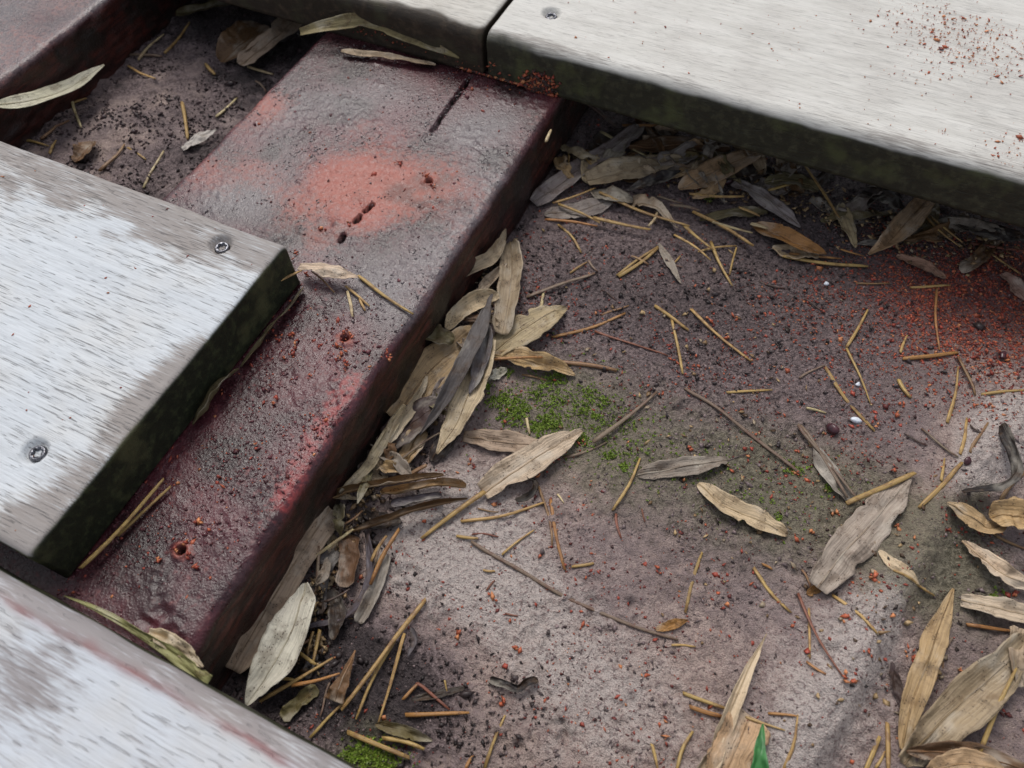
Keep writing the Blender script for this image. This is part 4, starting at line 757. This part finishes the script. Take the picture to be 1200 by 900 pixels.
pebble(1133, 541, 5, (1, .9, .7), M_SEED, 'seed', 'small dark seed on pale stone inside the black hook-shaped leaf', 'seed')
pebble(1175, 417, 5, (1.5, .8, .6), M_SEED, 'seed', 'black seed husk on the red-dusted stone', 'seed')
pebble(850, 213, 7, (1, .9, .9), M_SEED, 'seed', 'dark round seed in the litter beside the golden leaf tip', 'seed')

# ------------------------------------------------------------------ crumbs (uncountable: stuff)
OCT = np.array([(1, 0, 0), (-1, 0, 0), (0, 1, 0), (0, -1, 0), (0, 0, 1), (0, 0, -1)], float)
OF = np.array([(0, 2, 4), (2, 1, 4), (1, 3, 4), (3, 0, 4), (2, 0, 5), (1, 2, 5), (3, 1, 5), (0, 3, 5)])
def crumbs(name, P, size, cols, label, flatness=.6, cat='crumbs'):
    N = len(P); sc = size[:, None] * np.stack([rng.uniform(.7, 1.7, N), rng.uniform(.5, 1.0, N), rng.uniform(.4, .8, N) * flatness / .6], 1)
    V = OCT[None] * sc[:, None, :] * rng.uniform(.6, 1.35, (N, 6, 1)) + rng.normal(0, .18, (N, 6, 3)) * size[:, None, None]
    a = rng.uniform(0, 2 * math.pi, N); c, s = np.cos(a), np.sin(a); tl = rng.normal(0, .35, N)
    x = V[..., 0] * c[:, None] - V[..., 1] * s[:, None]; y = V[..., 0] * s[:, None] + V[..., 1] * c[:, None]; z = V[..., 2] + x * tl[:, None]
    V = np.stack([x, y, z], -1) + P[:, None, :]
    me = quadmesh(name, V.reshape(-1, 3), (OF[None] + (np.arange(N) * 6)[:, None, None]).reshape(-1, 3))
    cattr(me, 'col', np.repeat(cols * rng.uniform(.75, 1.25, (N, 1)), 6, 0)); o = link(name, me, M_CR, smooth=False)
    return tag(o, label, cat, kind='stuff')
PAL = np.array([(.46, .115, .055), (.34, .065, .042), (.15, .034, .030), (.05, .022, .022), (.58, .23, .10), (.018, .013, .014)])
def pick(N, p): return PAL[rng.choice(len(PAL), N, p=p)]
def in_rect(N, x0, x1, y0, y1): return rng.uniform(x0, x1, N), rng.uniform(y0, y1, N)
# on the stone
x, y = in_rect(52000, .056, .40, -.03, .36)
ee = np.interp(y, EDGE[:, 0], EDGE[:, 1]); dens = .15 + blobs(x, y, [(1150, 370, 80, .95), (1060, 335, 70, .5), (1195, 310, 60, .6), (920, 400, 90, .4), (760, 400, 70, .35), (640, 340, 50, .3), (640, 760, 90, .12), (1010, 680, 14, .8), (930, 540, 20, .4), (990, 530, 14, .6), (420, 700, 20, .3)], -.031)
dens *= np.clip(.35 + 1.5 * sstep(-.2, .5, fbm(x, y, .018, 401, 3)), 0, 2)
kp = rng.random(len(x)) < dens; x, y = x[kp], y[kp]; z = Gh(x, y) + Gfine(x, y)
ru = np.clip(blobs(x, y, [(1150, 370, 110, 1.0), (1060, 335, 90, .6), (920, 400, 100, .5)], -.031), 0, 1)
colr = np.where((rng.random(len(x)) < .36 + .3 * ru)[:, None], pick(len(x), [.38, .34, .2, .0, .08, 0]), pick(len(x), [.08, .34, .44, .12, .0, .02]))
crumbs('red_crumbs', np.stack([x, y, z + .0002], -1), np.abs(rng.lognormal(math.log(.00036), .45, len(x))), colr, 'red-brown and dark wood crumbs scattered over the damp stone')
x, y = in_rect(30000, .19, .37, .20, .33); kp = rng.random(len(x)) < blobs(x, y, [(1150, 375, 55, .85), (1090, 340, 60, .5), (1190, 320, 50, .7), (1010, 380, 50, .15)], -.031); x, y = x[kp], y[kp]
crumbs('red_crumbs', np.stack([x, y, Gh(x, y) + Gfine(x, y) + .0002], -1), np.abs(rng.lognormal(math.log(.0004), .45, len(x))), pick(len(x), [.34, .36, .2, .03, .07, 0]), 'dense drift of rust-red crumbs on the stone beyond the straws')
# bigger rust-red nuggets on the stone
jn = np.repeat(np.array([(404, 386), (409, 392), (398, 404), (402, 412), (396, 420), (408, 423), (404, 430), (455, 414), (459, 419), (340, 395), (345, 402), (342, 412), (335, 420), (329, 398), (215, 637), (206, 642), (221, 651), (300, 520), (261, 560), (233, 610), (410, 262), (378, 268), (346, 296), (362, 322), (500, 205), (507, 219), (465, 190), (230, 664), (185, 655), (320, 470), (365, 440)], float), 4, 0)
P = hitv(jn[:, 0] + rng.normal(0, 2.5, len(jn)), jn[:, 1] + rng.normal(0, 2.5, len(jn)), 'j', .0006)[0]
crumbs('red_crumbs', P, rng.uniform(.0004, .0010, len(P)), PAL[rng.choice([0, 1, 4], len(P), p=[.35, .5, .15])], 'bright red splinters clustered round the screw holes in the joist', .8)
nug = [(983, 393), (861, 374), (832, 377), (850, 392), (915, 488), (1055, 476), (1088, 473), (1026, 496), (1053, 489), (1046, 550), (807, 528), (876, 530), (933, 557), (800, 567), (953, 625), (935, 629), (979, 602), (1049, 617), (1072, 637), (999, 795), (1026, 677), (622, 523), (593, 492), (683, 520), (660, 527),
       (580, 592), (550, 545), (607, 733), (683, 733), (610, 760), (538, 742), (575, 699), (779, 845), (778, 866), (993, 795), (853, 708), (1024, 677), (1191, 700), (1170, 620), (1148, 615), (775, 671), (588, 822), (450, 845), (426, 680), (395, 712), (1111, 620), (1180, 420), (1160, 475), (1140, 474), (630, 560), (527, 478), (553, 470), (435, 530), (500, 490), (1066, 765), (1068, 775), (1122, 786), (990, 722)]
nn = np.repeat(np.array(nug, float), 3, 0); P = hitv(nn[:, 0] + rng.normal(0, 1.5, len(nn)), nn[:, 1] + rng.normal(0, 1.5, len(nn)))[0] + (0, 0, .0006)
P[:, :2] += rng.normal(0, .0009, (len(P), 2)); crumbs('red_crumbs', P, rng.uniform(.0006, .0013, len(P)), PAL[rng.choice([0, 1, 4], len(P), p=[.45, .25, .3])], 'larger rust-red nuggets dotted over stone, moss and leaves', .8)
# soil clods: dark, in the trench and below the litter
x, y = in_rect(26000, .054, .36, -.03, .36); ee = np.interp(y, EDGE[:, 0], EDGE[:, 1])
dens = .9 * (1 - sstep(-.006, .008, x - ee)) + blobs(x, y, [(500, 820, 36, .6), (560, 880, 50, .5), (760, 390, 60, .3), (870, 430, 60, .25), (640, 320, 50, .5), (900, 290, 120, .4), (440, 780, 40, .5), (870, 825, 14, .8)], -.031); dens *= .5 + .8 * sstep(-.2, .3, fbm(x, y, .014, 402, 3))
kp = rng.random(len(x)) < dens; x, y = x[kp], y[kp]; z = Gh(x, y) + Gfine(x, y)
crumbs('soil_crumbs', np.stack([x, y, z + .0004], -1), np.abs(rng.lognormal(math.log(.00055), .45, len(x))), np.array([(.026, .019, .019)]) * rng.uniform(.6, 2.6, (len(x), 1)), 'dark soil crumbs filling the trench and the shaded ground', .8, 'soil')
# soil in the pocket
x, y = in_rect(9000, -.225, -.09, .14, .36); kp = rng.random(len(x)) < np.clip(.35 + .9 * fbm(x, y, .02, 403, 3), 0, 1); x, y = x[kp], y[kp]; z = Gh(x, y) + Gfine(x, y)
crumbs('soil_crumbs', np.stack([x, y, z + .0003], -1), np.abs(rng.lognormal(math.log(.00062), .45, len(x))), np.array([(.030, .019, .020)]) * rng.uniform(.5, 3.0, (len(x), 1)), 'dark crumbly soil in the pocket between the two joists', .8, 'soil')
# broken leaf fragments packed between the leaves
def frag(n_, line, spread, label, lift, sz=(.0008, .0024)):
    L_ = np.array(line, float); f = rng.uniform(0, len(L_) - 1, n_); i_ = f.astype(int); j_ = np.minimum(i_ + 1, len(L_) - 1); c_ = L_[i_] * (1 - f + i_)[:, None] + L_[j_] * (f - i_)[:, None] + rng.normal(0, spread, (n_, 2))
    P = hitv(c_[:, 0], c_[:, 1], 'g', 0)[0]; P[:, 2] += rng.uniform(.0003, lift, n_); P = P[(P[:, 0] > JX1 + .001)]
    pal = np.array([(.42, .29, .15), (.24, .15, .075), (.10, .06, .035), (.045, .032, .026), (.33, .26, .18)])
    o = crumbs('leaf_fragments', P, rng.uniform(*sz, len(P)), pal[rng.choice(5, len(P), p=[.22, .25, .22, .18, .13])], label, .16, 'leaf fragments'); o.data.materials[0] = M_CR
frag(900, [(660, 200), (740, 185), (840, 205), (940, 235), (1060, 275), (1180, 300)], 14, 'small broken leaf fragments strewn through the litter below the far board', .003, (.0005, .0015))
frag(650, [(590, 300), (560, 390), (500, 480), (440, 570), (395, 660), (360, 750), (365, 770)], 11, 'small broken leaf fragments packed along the foot of the joist', .0035, (.0006, .0017))
frag(260, [(720, 330), (900, 420), (850, 600), (1000, 700), (1120, 760)], 70, 'sparse brown leaf flakes scattered over the open stone', .0006, (.0005, .0014))
x, y = in_rect(40000, .075, .36, -.02, .32); sl = .35 + blobs(x, y, [(850, 420, 160, .5), (850, 660, 90, .4), (560, 690, 90, -.3), (960, 800, 60, -.4), (1160, 520, 50, -.4), (700, 340, 80, .4)], -.031)
kp = rng.random(len(x)) < np.clip(sl, .05, 1) * sstep(-.35, .25, fbm(x, y, .011, 407, 3)); x, y = x[kp], y[kp]
crumbs('grit', np.stack([x, y, Gh(x, y) + Gfine(x, y)], -1), np.abs(rng.lognormal(math.log(.00042), .42, len(x))), np.array([[.190, .142, .140]]) * rng.uniform(.4, 1.4, (len(x), 1)), 'fine purple-grey grit crusting the damp stone', .8, 'grit')
# on the joist
x, y = in_rect(15000, JX0 + .004, JX1 - .003, -.012, .30); cut = ~((x < -.001) & (y < BW + .001))
dens = .05 + .62 * (y < .13) * sstep(-.3, .3, fbm(x, y, .02, 404, 3)) + .2 * sstep(.02, .0, x) * (y < .14) + blobs(x, y, [(400, 395, 12, .8), (285, 490, 26, .35), (330, 410, 16, .9), (215, 640, 12, .6), (455, 418, 8, .9), (330, 560, 40, .2), (560, 85, 30, .8), (640, 90, 12, 1.)], 0)
kp = cut & (rng.random(len(x)) < dens); x, y = x[kp], y[kp]
t = rng.random(len(x)); colr = np.where((t < .27)[:, None], pick(len(x), [.30, .40, .2, .0, .1, 0]), np.array([[.100, .030, .036]]) * rng.uniform(.6, 1.7, (len(x), 1)))
crumbs('red_crumbs', np.stack([x, y, Jh(x, y) + .0001], -1), np.abs(rng.lognormal(math.log(.00040), .40, len(x))), colr, 'red and purple crumbs stuck to the wet joist top', .7)
x, y = in_rect(22000, JX0 + .003, JX1 - .002, -.012, .29); cut = ~((x < -.001) & (y < BW + .001)); pn_ = sstep(-.12, .30, fbm(x, y, .022, 405, 3)) * sstep(-.3, .2, fbm(x, y, .006, 406, 2))
kp = cut & (rng.random(len(x)) < .75 * pn_ * (1 - np.clip(blobs(x, y, [(430, 205, 40, .6), (485, 222, 36, .6)], 0), 0, 1))); x, y = x[kp], y[kp]
up_ = sstep(.08, .17, y)[:, None]; colr = np.array([[.110, .030, .036]]) * (1 - up_) + np.array([[.175, .148, .152]]) * up_  # upper beads greyer, to match the sheen painted on the joist
o = crumbs('grit', np.stack([x, y, Jh(x, y) + .00005], -1), np.abs(rng.lognormal(math.log(.00034), .38, len(x))), colr, 'wet grit beads in patches all over the joist top', .75, 'grit'); o.data.polygons.foreach_set('use_smooth', np.ones(len(o.data.polygons), bool)); o.data.materials[0] = M_GRIT
# clump and dust line where the boards meet the joist
c = at(640, 88, .004); P = np.concatenate([c + rng.normal(0, 1, (420, 3)) * (.0040, .0020, .0032), np.array([at(px, 70 + (px - 535) * .20 + rng.normal(0, 2.5), .0012) for px in rng.uniform(538, 655, 240)])])
P[:, 2] = np.maximum(P[:, 2], .0005); P[:, 1] = np.minimum(P[:, 1], YD0 - .0005)
crumbs('red_crumbs', P, np.where(np.arange(len(P)) < 420, rng.uniform(.0006, .0016, len(P)), rng.uniform(.0004, .0010, len(P))), np.where((rng.random(len(P)) < .5)[:, None], np.array([[.06, .032, .026]]), pick(len(P), [.4, .3, .1, 0, .2, 0])), 'rusty clump of crumbs heaped on the joist under the board joint', .9)
# on the boards
pts = []
for _ in range(24000):
    x, y = rng.uniform(.03, .40), rng.uniform(YD0 + .004, YD0 + BW); pts.append((x, y))
pts = np.array(pts); x, y = pts.T
dens = .012 + blobs(x, y, [(1160, 60, 45, .85), (1100, 40, 40, .5), (1190, 180, 22, .8), (1080, 20, 40, .3), (1060, 90, 14, .35), (1113, 92, 4, 1), (1085, 110, 4, 1), (1080, 40, 5, 1), (1105, 157, 5, 1), (1010, 140, 20, .05)], BT)
kp = rng.random(len(x)) < dens; x, y = x[kp], y[kp]
crumbs('red_crumbs', np.stack([x, y, np.full(len(x), BT + .0003)], -1), np.abs(rng.lognormal(math.log(.00030), .5, len(x))), pick(len(x), [.42, .10, .02, .0, .46, 0]), 'orange-red crumbs sprinkled over the pale grey board')
x, y = in_rect(260, -.2, -.002, .004, BW - .003)
crumbs('red_crumbs', np.stack([x, y, np.full(len(x), BT + .0002)], -1)[:44], np.abs(rng.lognormal(math.log(.00045), .4, 44)), pick(44, [.45, .3, .1, .0, .15, 0]), 'sparse red crumbs on the sawn bluish white board')
n_ = 420; x = rng.uniform(-.09, .05, n_); u = rng.random(n_); P = np.stack([x, YD0 + .0055 * u ** 2 - .0001, .004 + (BT - .0055) * u], -1); P = P[(P[:, 0] < .008) | (P[:, 0] > .012)]
crumbs('red_crumbs', P, np.abs(rng.lognormal(math.log(.0004), .4, len(P))), pick(len(P), [.35, .3, .2, .0, .15, 0]), 'rust-red crumbs clinging to the muddy board side above the joist')

# ------------------------------------------------------------------ moss (stuff)
def moss(cl, sparse, label):
    V, Fc, Cc = [], [], []
    spots = []
    for (px, py, rad, n) in cl:
        n = int(n * 1.7); P, _s = hitv(px + rng.normal(0, rad * 1.1, n), py + rng.normal(0, rad * .8, n)); spots += list(zip(P, rng.uniform(.38, .78, n)))
    for (px, py, rad, n) in sparse:
        P, _s = hitv(px + rng.normal(0, rad, n), py + rng.normal(0, rad * .6, n)); spots += list(zip(P, rng.uniform(.25, .6, n)))
    for P, sc in spots:
        for kk in range(9):
            a = rng.uniform(0, 2 * math.pi); el = rng.uniform(.25, 1.3); L = sc * rng.uniform(.0009, .0019); h0 = sc * rng.uniform(0, .0010)
            d = np.array([math.cos(a) * math.cos(el), math.sin(a) * math.cos(el), math.sin(el)]); s_ = np.array([-math.sin(a), math.cos(a), 0]) * L * .24
            b0 = P + (0, 0, h0 - .0002); m0 = b0 + d * L * .5 + (0, 0, L * .12); i = len(V)
            V += [b0 - s_ * .5, b0 + s_ * .5, m0 + s_, b0 + d * L, m0 - s_]; Fc += [(i, i + 1, i + 2), (i, i + 2, i + 4), (i + 4, i + 2, i + 3)]
            g = rng.uniform(.6, 1.35); base = np.array((.17, .26, .030)) if rng.random() < .75 else np.array((.17, .20, .04)); Cc += [base * g] * 5
    me = quadmesh('moss', V, Fc); cattr(me, 'col', np.array(Cc)); return tag(link('moss', me, M_MOSS, smooth=False), label, 'moss', kind='stuff')
moss([(600, 472, 7, 46), (588, 466, 5, 24), (580, 470, 5, 20), (606, 484, 6, 40), (598, 492, 6, 34), (636, 498, 8, 60), (645, 494, 6, 34), (630, 503, 5, 30), (648, 446, 6, 30), (655, 441, 4, 18), (692, 462, 5, 20), (708, 470, 6, 18), (697, 488, 3, 16), (684, 515, 4, 22), (714, 535, 3, 22), (730, 547, 3, 18), (571, 452, 4, 16), (594, 437, 4, 16), (615, 478, 4, 16), (628, 462, 4, 12), (652, 472, 4, 10), (680, 480, 4, 10), (685, 475, 5, 12)],
     [(640, 465, 32, 420), (700, 500, 32, 300), (740, 530, 28, 160), (660, 490, 38, 200), (820, 560, 40, 90), (930, 590, 40, 70)], 'bright green moss tufts on the stone beside the leaf heap')
moss([(425, 878, 8, 60), (440, 890, 9, 70), (412, 888, 7, 50), (455, 893, 7, 26)], [(450, 885, 20, 70)], 'green moss in the corner between stone and blue-grey board')
moss([(971, 573, 2, 14), (912, 608, 2, 12), (829, 228, 5, 26), (828, 234, 4, 14), (938, 553, 3, 8), (928, 550, 4, 10), (760, 182, 6, 10), (1168, 696, 5, 10)], [(860, 590, 20, 30)], 'tiny green moss dots scattered on stone and litter')
